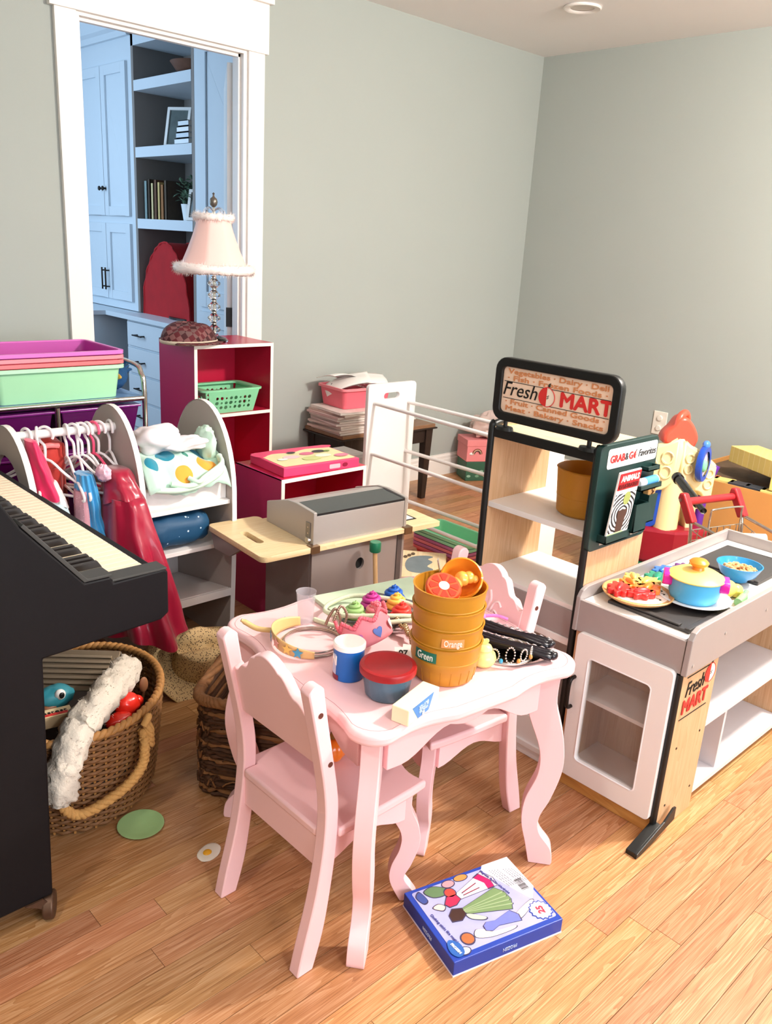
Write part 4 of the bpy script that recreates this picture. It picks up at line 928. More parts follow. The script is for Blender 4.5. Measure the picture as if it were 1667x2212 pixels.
B().prism([(.44, .062), (.475, .062), (.496, .035), (.50, .022), (.486, .024), (.465, .045)], 'y', PY0-.004, PY0+.0).prism([(.44, .062), (.475, .062), (.496, .035), (.50, .022), (.486, .024), (.465, .045)], 'y', PY0+.026, PY0+.030).out('fork', rust, cs)
# ================================================================== oval wicker basket under the piano
wk_d = mat('wicker_brown', '#7D542D', .65, var=.35, scale=60); wk_l = mat('wicker_light', '#A5753F', .6, var=.3, scale=50)
t = thing('wicker_basket', 'oval brown wicker basket with a rope handle, filled with toys, under the piano', 'basket', (.728, 1.795, 0), 48)
A0, B0, H0 = .235, .195, .262
def ell(a, k, off=0.0): return Vector(((A0*k+off)*math.cos(a), (B0*k+off)*math.sin(a), 0))
st_n = 46; wv = B()
for r in range(30):
    z = .012+r*.0084; k = .84+.16*min(1, z/H0)**.7; P = []
    for i in range(st_n*3):
        a = 2*PI*i/(st_n*3); off = .0042*math.cos(st_n*a*.5+(PI if r % 2 else 0)); p = ell(a, k, off); p.z = z; P.append(p)
    wv.tube(P, .0046, 5, closed=True)
tag(wv.out('weave', wk_d, t, smooth=70), kind='stuff')
sk = B()
for i in range(st_n):
    a = 2*PI*i/st_n; sk.tube([ell(a, .84+.16*min(1, z/H0)**.7)+Vector((0, 0, z)) for z in (.004, .07, .14, .2, .268)], .0036, 5)
tag(sk.out('stakes', wk_l, t, smooth=70), kind='stuff')
rb = B()
for k, ph in ((0, 0), (1, PI)):
    P = []
    for i in range(240): a = 2*PI*i/240; p = ell(a, 1.0, .004*math.cos(40*a+ph)); p.z = H0+.006+.004*math.sin(40*a+ph); P.append(p)
    rb.tube(P, .0075, 6, closed=True)
rb.out('rim', wk_l, t, smooth=70)
B().prism([(ell(2*PI*i/40, .82).x, ell(2*PI*i/40, .82).y) for i in range(40)], 'z', .003, .012).out('base', wk_d, t)
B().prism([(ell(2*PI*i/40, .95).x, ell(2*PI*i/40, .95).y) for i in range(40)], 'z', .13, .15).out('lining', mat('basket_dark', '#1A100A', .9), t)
rope_m = mat('sisal_rope', '#C79757', .85, var=.25, scale=120, bump=.6, bscale=300)
def rope(ctrl, R, r, turns, parent, name, m, n=7):
    P = smooth_pts(ctrl, n); L = len(P)
    for s in range(3):
        b = B(); Q = []
        up = Vector((0, 0, 1))
        for i, p in enumerate(P):
            tv = (P[min(i+1, L-1)]-P[max(i-1, 0)]).normalized(); s1 = tv.cross(Vector((.3, .2, 1))).normalized(); s2 = tv.cross(s1)
            a = 2*PI*(turns*i/L+s/3); Q.append(p+(s1*math.cos(a)+s2*math.sin(a))*R)
        b.tube(Q, r, 6); o = b.out(name, m, parent, smooth=70)
bi = Matrix.Rotation(math.radians(-48), 3, 'Z'); h1 = bi @ Vector((.062, -.215, .238)); h2 = bi @ Vector((-.145, -.19, .19)); ou = bi @ Vector((-.25, -1, 0)); al = bi @ Vector((1, -.1, 0))
zv = Vector((0, 0, 1))
rope([h1, h1+ou*.012-zv*.03, h1+ou*.022-zv*.08-al*.012, h1+ou*.028-zv*.122-al*.065, h2+ou*.03-zv*.10+al*.05, h2+ou*.022-zv*.05+al*.006, h2], .0062, .0076, 13, t, 'rope_handle', rope_m, 10)
b = B()
for i in range(4): b.tube([h1+Vector((.002+.006*math.cos(a), -.012+.018*math.sin(a)*.4, .012-.012*i+.014*math.sin(a))) for a in [2*PI*k/14 for k in range(14)]], .0068, 6, closed=True)
b.tube(smooth_pts([h1+Vector((-.012, -.005, .02)), h1+Vector((.0, -.014, .038)), h1+Vector((.012, -.004, .022))], 5), .0085, 8)
b.out('knot', rope_m, t, smooth=70)
# contents of the basket (world space)
BW = Matrix.Translation((.655, 1.878, 0)) @ Matrix.Rotation(math.radians(-38), 4, 'Z')
t = thing('fur_boa', 'long off-white fluffy boa lying over the wicker basket rim', 'boa')
ctrl = [(.868, 1.80, .285), (.80, 1.72, .305), (.72, 1.65, .305), (.64, 1.597, .275), (.592, 1.565, .215), (.575, 1.55, .15)]
P = smooth_pts(ctrl, 10)
def boa(u, v):
    k = min(len(P)-1, int(u*(len(P)-1))); p = P[k]; tv = (P[min(k+1, len(P)-1)]-P[max(k-1, 0)]).normalized(); s1 = tv.cross(Vector((0, 0, 1))).normalized(); s2 = s1.cross(tv); a = 2*PI*v
    r = .036*(1 if .05 < u < .96 else .55)*(1+.3*mnoise.noise(Vector((u*26, math.cos(a)*2, math.sin(a)*2)))+.14*mnoise.noise(Vector((u*70, math.cos(a)*6, math.sin(a)*6))))
    return p+(s1*math.cos(a)+s2*math.sin(a))*r
b = B().grid(boa, len(P)-1, 26); b.out('core', mat('fleece_white', '#D3C8B8', .95, var=.08, bump=1.0, bscale=140), t, smooth=80)
b = B()
for i in range(800):
    u = random.random(); v = random.random(); p = Vector(boa(u, v)); k = min(len(P)-1, int(u*(len(P)-1))); d = (p-P[k]).normalized()+Vector([random.uniform(-.7, .7) for _ in range(3)]); d.normalize(); q = d.cross(Vector((.3, .5, .8))).normalized()*.0016
    b.face([p-q, p+q, p+d*random.uniform(.004, .008)])
tag(b.out('pile', 'fleece_white', t), kind='stuff')
t = thing('metal_pan', 'ribbed dull metal baking pan lying in the wicker basket', 'pan', (.752, 1.905, .255), -40); t.rotation_euler[0] = math.radians(28)
b = B().frustum((-.11, .11, -.05, .05), 0, (-.125, .125, -.062, .062), .02); b.out('body', mat('dull_tin', '#9A8B76', .38, .7, var=.1), t, bevel=.003)
for i in range(6): B().box(-.105, .105, -.045+i*.016, -.037+i*.016, .0205, .0235).out('rib', mat('tin_rib', '#B5A68F', .35, .7), t, bevel=.001)
t = thing('toy_fish', 'teal toy animal head with a big white eye in the wicker basket', 'toy', (.668, 1.79, .25))
B().blob((0, 0, .02), (.05, .03, .028), .15, 3, 5, 24, 14).out('head', mat('toy_fish_teal', '#2F8291', .4, var=.15), t, smooth=70)
B().blob((.008, -.02, .034), (.014, .011, .014), 0, 1, 0, 16, 12).out('eye', mat('eye_white', '#F4F2EE', .2), t, smooth=70)
B().blob((.009, -.029, .036), (.007, .004, .008), 0, 1, 0, 12, 8).out('pupil', black_m, t, smooth=70)
B().blob((-.02, -.012, .008), (.03, .02, .012), .1, 3, 2, 18, 10).out('chin', mat('toy_brown', '#7A4A2A', .5), t, smooth=70)
t = thing('snack_box', 'small cream and red printed box corner in the wicker basket', 'box', (.645, 1.735, .235), -10); B().box(-.04, .04, -.018, .018, 0, .03).out('carton', mat('carton_cream', '#EBD3A8', .6), t, bevel=.001)
text('fastest', FZ((0, 0, .0306), 0), .02, ink, t, width=.06); decal(rrect(-.03, .03, -.014, -.004, .003), FZ((0, 0, .0306)), red_i, t)
t = thing('red_toy', 'shiny red plastic toy in the wicker basket beside the boa', 'toy', (.80, 1.68, .225))
b = B().blob((0, 0, .03), (.032, .028, .03), .12, 2, 3, 20, 14).blob((-.035, -.03, .016), (.035, .022, .018), .12, 2, 5, 20, 12).blob((.03, .016, .02), (.022, .016, .016), .1, 2, 6, 16, 10); b.out('shell', mat('toy_red', '#D92A1C', .22, coat=.4), t, smooth=70)
t = thing('wooden_spoon', 'small wooden spoon sticking out of the wicker basket', 'spoon', (.868, 1.725, .245)); B().blob((0, 0, .02), (.012, .006, .022), 0, 1, 0, 16, 12).tube([(0, 0, 0), (-.01, .01, -.08)], .004, 6).out('spoon_body', mat('spoon_wood', '#8A5B3B', .5), t, smooth=60)
# ================================================================== dark square basket behind the chair
t = thing('seagrass_basket', 'dark brown square woven basket behind the front chair', 'basket', (1.135, 1.562, 0), 37)
sg_d = mat('seagrass_dark', '#4E301B', .75, var=.5, scale=70); sg_l = mat('seagrass_light', '#8A5E37', .7, var=.45, scale=60)
def sq(a, k):  # superellipse
    c, s = math.cos(a), math.sin(a); p = .32
    return Vector((math.copysign(abs(c)**p, c)*.158*k, math.copysign(abs(s)**p, s)*.148*k, 0))
b1 = B(); b2 = B()
for r in range(24):
    z = .008+r*.0108; P = []
    for i in range(110):
        a = 2*PI*i/110; p = sq(a, .97+.03*mnoise.noise(Vector((r*1.7, i*.35, 0)))+.012*math.cos(28*a+(PI if r % 2 else 0))); p.z = z+.005*mnoise.noise(Vector((i*.3, r*2.1, 4))); P.append(p)
    (b2 if r % 4 == 1 else b1).tube(P, [.0058*(1+.45*mnoise.noise(Vector((i*.7, r*3.1, 7)))) for i in range(110)], 5, closed=True)
for k in range(90):
    a = random.random()*2*PI; z = random.uniform(.02, .23); P = []
    for i in range(7): p = sq(a+.03*i, 1.03); p.z = z+.012*math.sin(i*.9+k); P.append(p)
    (b2 if k % 2 else b1).tube(P, .0022, 4)
tag(b1.out('weave', sg_d, t, smooth=70), kind='stuff'); tag(b2.out('loose_strands', sg_l, t, smooth=70), kind='stuff')
rp_ = [sq(2*PI*i/80, 1.0)+Vector((0, 0, .27)) for i in range(81)]
rope(rp_, .007, .0085, 26, t, 'braided_rim', sg_l, 2)
B().prism([(sq(2*PI*i/40, .9).x, sq(2*PI*i/40, .9).y) for i in range(40)], 'z', .003, .02).out('base', sg_d, t)
# ================================================================== lamp, cap and basket on the tall shelf
glass = mat('crystal', '#FFFFFF', .03, trans=1, ior=1.5, var=0)
t = thing('table_lamp', 'crystal table lamp with a pale pink feather-trimmed shade on the tall shelf', 'lamp', (1.975, 3.165, .905))
B().lathe([(0, 0), (.058, 0), (.062, .006), (.05, .016), (.022, .024), (.016, .034), (0, .034)], 32).out('base', glass, t, smooth=40)
for i, z in enumerate((.05, .098, .146, .194, .242)):
    B().lathe([(0, -.024), (.009, -.022), (.027, -.004), (.027, .004), (.009, .022), (0, .024)], 10, (0, 0, z)).out('crystal_bead', glass, t)
    B().lathe([(.0095, -.006), (.0115, 0), (.0095, .006)], 14, (0, 0, z+.024)).out('collar', chrome, t, smooth=50)
B().lathe([(.0055, .035), (.0055, .56)], 10).out('stem', chrome, t)
SH = []
for i in range(17):
    k = i/16; SH.append((.068+(.146-.068)*(1-k)**1.35, .30+.20*k))
def shade(u, v):
    k = v; r = .070+(.148-.070)*(1-k)**1.3; a = 2*PI*u; fa = (a % (2*PI/8))-PI/8; r2 = r*(math.cos(PI/8)/max(.5, math.cos(fa)))**.55
    return (r2*math.cos(a), r2*math.sin(a), .30+.205*k)
B().grid(shade, 64, 14, True).out('shade', mat('shade_pink', '#F7CFC6', .7, var=.03, trans=0), t, smooth=30, solid=.0015)
fur = mat('feather_white', '#FBEFE9', .95, var=.04)
for z, r, nm, nn in ((.302, .150, 'feather_trim', 1500), (.508, .072, 'feather_trim', 800)):
    b = B(); b.tube([((r+.004*mnoise.noise(Vector((i*.6, z, 0))))*math.cos(2*PI*i/60), (r)*math.sin(2*PI*i/60), z) for i in range(60)], [(.02 if r > .1 else .014)*(1+.35*mnoise.noise(Vector((i*.8, 2, z*9)))) for i in range(60)], 8, closed=True)
    for i in range(nn):
        a = random.random()*2*PI; d = Vector((math.cos(a)*random.uniform(-.3, 1), math.sin(a)*random.uniform(-.3, 1), random.uniform(-.9, .7))).normalized(); p = Vector((r*math.cos(a), r*math.sin(a), z))+d*(.016 if r > .1 else .011); q = d.cross(Vector((.2, .4, .9))).normalized()*.0011
        b.face([p-q, p+q, p+d*random.uniform(.008, .02)])
    b.out(nm, fur, t, smooth=60)
B().lathe([(0, .0), (.004, .0), (.004, .01), (.014, .02), (.017, .033), (.014, .045), (.005, .052), (.003, .06), (.006, .064), (0, .07)], 16, (0, 0, .535)).out('finial', mat('pewter', '#7D776E', .35, .8), t, smooth=50)
for k in range(4):
    a = k*PI/2+.4; B().tube(smooth_pts([(0, 0, .53), (.03*math.cos(a), .03*math.sin(a), .545), (.05*math.cos(a), .05*math.sin(a), .53)], 4), .003, 6).out('crown_arm', glass, t)
def plaid():
    m, n, l, b = bsdf('plaid_cloth'); tc = n.new('ShaderNodeTexCoord'); mp = n.new('ShaderNodeMapping'); mp.inputs['Rotation'].default_value = (.3, .5, .8); l.new(tc.outputs['Object'], mp.inputs[0])
    c1 = n.new('ShaderNodeTexChecker'); c1.inputs['Scale'].default_value = 46; c1.inputs['Color1'].default_value = lin('#4A1218'); c1.inputs['Color2'].default_value = lin('#8A6A66'); l.new(mp.outputs[0], c1.inputs[0])
    c2 = n.new('ShaderNodeTexChecker'); c2.inputs['Scale'].default_value = 23; c2.inputs['Color1'].default_value = lin('#5E151D'); c2.inputs['Color2'].default_value = lin('#2A0C10'); l.new(mp.outputs[0], c2.inputs[0])
    mx = n.new('ShaderNodeMix'); mx.data_type = 'RGBA'; mx.inputs[0].default_value = .55; l.new(c1.outputs[0], mx.inputs[6]); l.new(c2.outputs[0], mx.inputs[7]); l.new(mx.outputs[2], b.inputs['Base Color']); b.inputs['Roughness'].default_value = .85; MATS['plaid'] = m
plaid()
t = thing('plaid_cap', 'maroon and cream checked cap slumped beside the lamp', 'cap', (1.835, 3.135, .906), 10)
def capf(u, v):
    a = 2*PI*u; ph = PI*.5*v; r = .125*math.cos(ph)**.6; z = .012+.07*math.sin(ph)+.014*mnoise.noise(Vector((math.cos(a)*1.8, math.sin(a)*1.8, v*2)))*(1 if v > .05 else 0)
    return (r*math.cos(a)*1.02, r*math.sin(a)*.8, z)
B().grid(capf, 48, 18, True).out('crown', 'plaid', t, smooth=80, solid=.003)
B().grid(lambda u, v: ((.10+.05*v)*math.cos(-2.6+1.9*u), (.085+.045*v)*math.sin(-2.6+1.9*u), .016-.006*v), 24, 6).out('visor', 'plaid', t, smooth=60, solid=.004)
b = B(); b.tube([(.12*math.cos(a), .095*math.sin(a), .010) for a in [2*PI*i/40 for i in range(40)]], .010, 8, closed=True); b.out('lining', mat('cream_lining', '#C9BBA6', .9), t, smooth=70)
# perforated green basket
t = thing('perforated_basket', 'mint green plastic basket with round holes in the tall magenta shelf', 'basket', (2.005, 3.155, .6085))
gm = mat('mint_plastic', '#86CFA0', .35, var=.03)
L, Wb, Hb = .265, .185, .10
def holes(w, h):
    out = []
    n = int(w/.0235)
    for i in range(n):
        x = -w/2+.0235*(i+.5)+(w-n*.0235)/2
        for j in range(3):
            r = (.0075, .005, .0085)[(i+j) % 3]; out.append(circ(x, .026+j*.021, r, 12))
    return out
tl = .022
for s in (-1, 1):
    M = frame((0, s*(Wb/2-tl/2), 0), (-s*-1, 0, 0), (0, s*tl/Hb, 1))
    plate([(-L/2+tl, 0), (L/2-tl, 0), (L/2-.004, Hb), (-L/2+.004, Hb)], holes(L-.06, Hb), .003, M, 'wall', gm, t)
    M = frame((s*(L/2-tl/2-.008), 0, 0), (0, s, 0), (s*tl/Hb, 0, 1))
    plate([(-Wb/2+tl-.006, 0), (Wb/2-tl+.006, 0), (Wb/2-.004, Hb), (-Wb/2+.004, Hb)], holes(Wb-.05, Hb), .003, M, 'wall', gm, t)
B().box(-L/2+tl, L/2-tl, -Wb/2+tl-.01, Wb/2-tl+.01, 0, .004).out('base', gm, t)
plate(rrect(-L/2-.022, L/2+.022, -Wb/2-.010, Wb/2+.010, .03), [rrect(-L/2+.012, L/2-.012, -Wb/2+.012, Wb/2-.012, .02)], .006, FZ((0, 0, Hb)), 'rim', gm, t, bevel=.0015)
# game box on the low shelf
t = thing('game_box', 'flat pink board game box on the low magenta shelf', 'game box', (1.862, 2.365, .5525), -4)
gp = mat('game_pink', '#E0406F', .35, var=.08)
B().box(-.165, .165, -.115, .115, 0, .034).out('carton', gp, t, bevel=.002)
decal(rrect(-.155, .158, -.10, .112, .006), FZ((0, 0, .0346)), mat('game_lemon', '#E4DDA8', .35, var=.1), t, 'cover_print')
decal(smooth_pts([(-.16, .04, 0), (-.10, .07, 0), (-.02, .06, 0), (.06, .085, 0), (.155, .07, 0), (.155, .108, 0), (-.155, .108, 0)], 3, True), FZ((0, 0, .0354)), gp, t, 'cover_print')
for i, (x, y, r, h) in enumerate(((-.06, .0, .035, '#EFC6CC'), (.02, .02, .03, '#D6698A'), (.0, -.045, .04, '#C9CE86'), (.08, .03, .028, '#3A2A2E'), (.06, -.03, .033, '#F1E9D6'), (-.11, -.02, .02, '#F2F0EA'), (.125, -.055, .03, '#E87F9A'), (-.03, .05, .018, '#2F2327'), (.11, .02, .014, '#8AA04E'))):
    decal(circ(x, y, r, 18, r*.62), FZ((0, 0, .0360+i*.0003)), mat('gm%d' % i, h, .4), t, 'cover_print', .0006)
decal(circ(.10, .017, .012, 16, .008), FY((0, -.1156, 0)), mat('gm_logo', '#8A1238', .4), t, 'logo'); decal(rrect(.03, .078, .008, .024, .004), FY((0, -.1156, 0)), mat('gm_side', '#F0B9C4', .4), t, 'side_print')
# ================================================================== dark end table with magazines and a bin
esp = mat('espresso_wood', '#2A1D17', .45, var=.3, scale=30, stretch=(1, 8, 8))
t = thing('end_table', 'dark espresso wooden end table against the back wall', 'table', (2.99, 3.225, 0))
B().box(-.335, .335, -.15, .155, .405, .425).out('top', wood('espresso_top', '#6B4A36', '#8A6548', '#9C7757', 0, .35, 8), t, bevel=.003)
B().box(-.345, .345, -.158, .16, .398, .406).out('top_edge', esp, t, bevel=.002)
for s in (-1, 1):
    B().box(-.31, .31, s*.128-.01, s*.128+.01, .325, .398).out('apron', esp, t); B().box(s*.305-.01, s*.305+.01, -.12, .12, .325, .398).out('apron', esp, t)
    for q in (-1, 1): B().frustum((s*.285-.016, s*.285+.016, q*.128-.016, q*.128+.016), 0, (s*.295-.026, s*.295+.026, q*.122-.026, q*.122+.026), .398).out('leg', esp, t, bevel=.002)
mg_h = ['#D9CFC6', '#C9B3A8', '#E3DAD2', '#CDBBB2', '#DFC9C4', '#BFB2AA', '#E6DDD6', '#D8B9B5', '#C4AFA4', '#E9E2DB']
places = ['lowest', 'second', 'third', 'fourth', 'fifth', 'sixth', 'seventh', 'eighth', 'ninth', 'topmost']
zz = .426
for i in range(10):
    th = random.uniform(.0095, .013); t = thing('magazine', '%s magazine of the pile on the dark end table' % places[i], 'magazine', (2.80+random.uniform(-.012, .02), 3.21+random.uniform(-.01, .012), zz), random.uniform(-7, 5), 'magazines piled on the end table')
    w = random.uniform(.115, .135)
    B().box(-.16, .16, -w, w, .001, th-.001).out('pages', mat('mag_pages', '#E7DED6', .8, var=.1, scale=300, stretch=(.1, .1, 6)), t)
    B().box(-.162, .162, -w-.002, w+.001, th-.0012, th).box(-.162, .162, -w-.002, w+.001, 0, .0012).box(-.162, -.1605, -w-.002, w+.001, 0, th).out('cover', mat('magcover%d' % i, mg_h[i], .4, var=.2, scale=25), t); zz += th+.0004
t = thing('plastic_bin', 'salmon pink bin full of papers on top of the magazine pile', 'bin', (2.865, 3.235, zz+.001), -4); bin_parts(t, *bmat('pink'), .31, .22, .10, .014, .009)
bz = zz+.001
for i, (x, y, rz, tx, ty, lab) in enumerate(((-.05, .01, -35, 22, -20, 'white paper sheet with a dark border sticking out of the pink bin'), (.035, -.02, -28, 20, -6, 'blank white leaflet leaning on top of the pink bin'), (-.08, .03, 10, -8, 10, 'folded white paper at the back of the pink bin'))):
    t = thing('paper_sheet', lab, 'paper', (2.865+x, 3.235+y, bz+.112+.012*i), rz, 'papers in the pink bin'); t.rotation_euler[0] = math.radians(tx); t.rotation_euler[1] = math.radians(ty)
    B().grid(lambda u, v: (-.12+.24*u, -.06+.12*v, .018*math.sin(PI*u)+.006*math.sin(5*v)), 12, 8).out('sheet', paper, t, smooth=60, solid=.0015)
    if i == 0: plate(rrect(-.08, -.03, -.03, .03, .003), [rrect(-.076, -.034, -.026, .026, .003)], .001, FZ((0, 0, .007)), 'printed_border', ink, t)
t = thing('clear_bag', 'clear plastic wrap bulging out of the pink bin', 'plastic bag', (2.96, 3.225, bz+.085))
B().blob((0, 0, .02), (.07, .07, .035), .5, 4, 8, 30, 18).out('film', mat('clear_film', '#FFFFFF', .12, trans=.9, ior=1.05, var=0, alpha=.55), t, smooth=40)
o = B().blob((3.22, 3.21, .4275+.012), (.06, .05, .013), .25, 3, 4, 26, 12, flat=-.012).out('folded_cloth', mat('cloth_white', '#DDD7D2', .8, bump=.3, bscale=40), smooth=70); tag(o, 'small folded white cloth on the bare end of the dark table', 'cloth')
o = B().box(2.36, 2.62, 2.84, 3.02, 0, .40).out('white_crate', mat('crate_white', '#D9D4CE', .6, var=.05), bevel=.02); tag(o, 'plain off-white storage box behind the low magenta shelf', 'box')
# ================================================================== nested bins on the floor inside the rack
for i, (k, lab) in enumerate((('coral', 'red bin at the bottom of the floor stack in the rack'), ('magenta', 'magenta bin second from the bottom in the rack'), ('pink', 'pink bin in the middle of the floor stack in the rack'), ('magenta', 'magenta bin fourth from the bottom in the rack'), ('mint', 'green bin second from the top of the floor stack'), ('mint', 'bright green empty bin on top of the floor stack'))):
    t = thing('plastic_bin', lab, 'bin', (2.627, 2.27, .001+i*.0165), 90, 'bins nested on the floor inside the rack'); bin_parts(t, *bmat(k), .32, .17, .078, .018, .009)
# puzzle boards in front of the rack
t = thing('puzzle_board', 'wooden animal puzzle board with an elephant picture lying on a flat tan box', 'puzzle', (2.335, 2.185, .0965), 42)
B().box(-.15, .15, -.105, .105, 0, .012).out('board', wood('puzzle_wood', '#E0C08E', '#EAD2A6', '#F3E2C2', 0, .5, 8), t, bevel=.002)
eg = mat('elephant_grey', '#6F7B80', .5, var=.25, scale=25)
decal(smooth_pts([(-.10, -.02, 0), (-.09, .04, 0), (-.03, .06, 0), (.04, .055, 0), (.08, .03, 0), (.10, -.02, 0), (.09, -.05, 0), (.06, -.03, 0), (.03, -.05, 0), (-.02, -.03, 0), (-.05, -.055, 0), (-.08, -.045, 0)], 4, True), FZ((0, 0, .0126)), eg, t, 'elephant_print')
for x, y in ((.09, .05), (.11, .035), (.07, .065), (-.1, -.06), (-.06, -.075)): decal(circ(x, y, .016, 10, .009), FZ((0, 0, .0128)), mat('puzzle_brown', '#5A4630', .6), t, 'plant_print')
o = B().box(-.155, .155, -.11, .11, 0, .0955).out('flat_box', mat('tan_box', '#B98F62', .6, var=.08), bevel=.003); o.location = (2.335, 2.185, 0); o.rotation_euler = (0, 0, math.radians(42)); tag(o, 'flat tan box on the floor under the elephant puzzle', 'box')
t = thing('puzzle_board', 'puzzle board with orange swirls half hidden behind the table', 'puzzle', (2.10, 2.02, 0), 42)
B().box(-.13, .13, -.10, .10, 0, .012).out('board', 'puzzle_wood', t, bevel=.002)
for x, y, h in ((.0, .03, '#D86A3C'), (.06, .02, '#C8502E'), (.03, -.03, '#E08A4A')):
    b = B(); b.tube([(x+.03*math.cos(a)*(1-.1*a), y+.03*math.sin(a)*(1-.1*a), .0125) for a in [i*.3 for i in range(18)]], .003, 5); b.out('swirl_print', mat('sw'+h, h, .5), t)
# ================================================================== boxes in the far corner
t = thing('keepsake_box', 'pink embossed keepsake box with a rainbow, on a green box in the corner', 'box', (3.90, 3.215, .122), -28)
kp = mat('box_pink', '#E58A8C', .5, var=.05)
B().box(-.12, .12, -.085, .085, 0, .115).out('body', kp, t, bevel=.003); B().box(-.124, .124, -.089, .089, .095, .135).out('lid', kp, t, bevel=.003)
for i, (r, h) in enumerate(((.03, '#8A4A3A'), (.024, '#E8C9A8'), (.018, '#4A3A38'))):
    b = B(); b.tube([(r*math.cos(a)-.055, -.0905, .05+r*math.sin(a)) for a in [PI*k/12 for k in range(13)]], .0028, 5); b.out('rainbow', mat('rb'+h, h, .5), t)
B().blob((-.09, -.087, .05), (.014, .004, .008), .2, 3, 1, 14, 8).out('cloud', paper, t, smooth=60)
t = thing('green_box', 'dark green patterned box under the pink keepsake box', 'box', (3.90, 3.215, 0), -28)
B().box(-.115, .115, -.08, .08, 0, .121).out('body', mat('box_green', '#2F5A44', .5, var=.1), t, bevel=.003)
for i in range(8):
    x = -.095+.027*i; decal(circ(x, .03+.03*(i % 2), .013, 12, .008), FY((0, -.0806, 0)), mat('patch%d' % (i % 3), ('#8FB09A', '#E8C7B0', '#6F9A7E')[i % 3], .5), t, 'pattern')
t = thing('plastic_bag', 'crumpled clear bag of pink cloth on the keepsake box', 'bag', (3.93, 3.20, .258))
B().blob((0, 0, .07), (.13, .085, .08), .35, 3.2, 6, 34, 20, flat=-.068).out('bag_body', mat('bag_mauve', '#CDB4AC', .35, var=.2, scale=12, coat=.3), t, smooth=60)
# ================================================================== plastic play castle
cs = thing('play_castle', 'cream plastic play castle with a red cap and blue clock behind the store', 'toy castle', (3.285, 1.64, 0), 0)
crm = mat('cream_plastic', '#EEDFA8', .3, var=.04, coat=.2); redp = mat('coral_red_plastic', '#E8553F', .28, coat=.3); blu = mat('blue_plastic', '#2350B8', .3, coat=.2); purp = mat('violet_plastic', '#5E2A92', .3); grp = mat('green_plastic', '#1E6B4A', .4); yel = mat('butter_plastic', '#EFD98C', .3, coat=.2)
PL, PR = Vector((-.45, .89, 0)), Vector((.86, -.51, 0))
B().prism([(-.02, -.16), (.16, -.24), (.27, -.10), (.12, .14), (-.10, .30), (-.24, .22), (-.20, .02)], 'z', 0, .09).out('base_plate', grp, cs, bevel=.015, segs=3)
B().prism([(-.03, -.07), (.06, -.13), (.16, -.15), (.16, -.02), (.02, .10), (-.09, .22), (-.15, .17), (-.09, .03)], 'z', .09, .25).out('plinth', mat('dark_red_plastic', '#8A1526', .3), cs, bevel=.015)
def wing(d, L, zt0, zt1, zb0, zb1, nm, flip):
    zv_ = Vector((0, 0, 1)); M = frame((0, 0, 0), d, zv_)
    s = 1 if M.to_3x3().col[2].dot(Vector((-.7, -.7, 0))) > 0 else -1
    P = [(0, zb0), (0, zt0)]+[(L*k/8, zt0+(zt1-zt0)*(k/8)**.8+.012*math.sin(PI*k/8)) for k in range(1, 9)]+[(L, zb1)]+[(L*k/10, zb1+(zb0-zb1)*(1-k/10)-.014*abs(math.sin(PI*k/10*3))) for k in range(9, 0, -1)]
    r_ = plate(P, [], .05, M @ Matrix.Translation((0, 0, s*.035)), nm, crm, cs, bevel=.006)
    for row in range(2):
        for k in range(3):
            u = (k+.5)/3; zz_ = (zb0+(zb1-zb0)*u)*(.68-.36*row)+(zt0+(zt1-zt0)*u)*(.32+.36*row); c = Vector((L*u, zz_, s*.068)); h = abs(zt0-zb0)*.15; w = L*.12
            b = B(); b.tube([M @ (c+Vector((w*math.cos(a), h*math.sin(a), 0))) for a in [2*PI*q/12+.2 for q in range(12)]], .0055, 6, closed=True); b.out('lattice_relief', crm, r_, smooth=60)
    B().tube([M @ Vector((L*k/8, P[1+k][1]+.004, s*.05)) for k in range(0, 9)], .012, 8).out('eave', crm, r_, smooth=60)
    return M, s
ML, sL = wing(PL, .185, .64, .54, .47, .34, 'roof_wing', 0)
MR, sR = wing(PR, .155, .63, .53, .50, .40, 'roof_wing', 0)
# walls under the wings
plate([(.0, .24), (.0, .52), (.05, .56), (.15, .42), (.15, .24), (.125, .24), (.125, .36), (.11, .41), (.085, .43), (.055, .41), (.04, .36), (.04, .24)], [], .04, ML, 'side_wall', crm, cs, bevel=.005)
plate([(.0, .24), (.0, .54), (.10, .54), (.12, .44), (.12, .24), (.09, .24), (.085, .33), (.06, .38), (.03, .33), (.025, .24)], [], .04, MR, 'side_wall', crm, cs, bevel=.005)
B().lathe([(.055, .24), (.05, .50), (.06, .60), (.045, .66)], 20).out('corner_tower', crm, cs, smooth=60)
dp = plate(rrect(.035, .13, .25, .45, .035), [rrect(.062, .103, .29, .40, .014)], .03, ML @ Matrix.Translation((0, 0, sL*.02)), 'blue_door', blu, cs, bevel=.004)
for z in (.305, .33, .355, .38): B().tube([ML @ Vector((.06, z, sL*.02)), ML @ Vector((.105, z, sL*.02))], .003, 6).out('grille_bar', black_m, dp)
pc = ML @ Vector((.175, 0, sL*.02))
for i, (z0, z1, h) in enumerate(((.22, .255, '#E0432A'), (.255, .31, '#E98A2C'), (.31, .36, '#E9B24A'), (.36, .40, '#EEDFA8'))):
    B().lathe([(.033, z0), (.029, z0+.01), (.026, (z0+z1)/2), (.029, z1-.01), (.033, z1)], 20, (pc.x, pc.y, 0), cap=True).out('pillar_section', mat('pillar%d' % i, h, .3, coat=.2), cs, smooth=50)
CM_ = frame((.0, 0, 0), (.717, -.697, 0), (0, 0, 1))
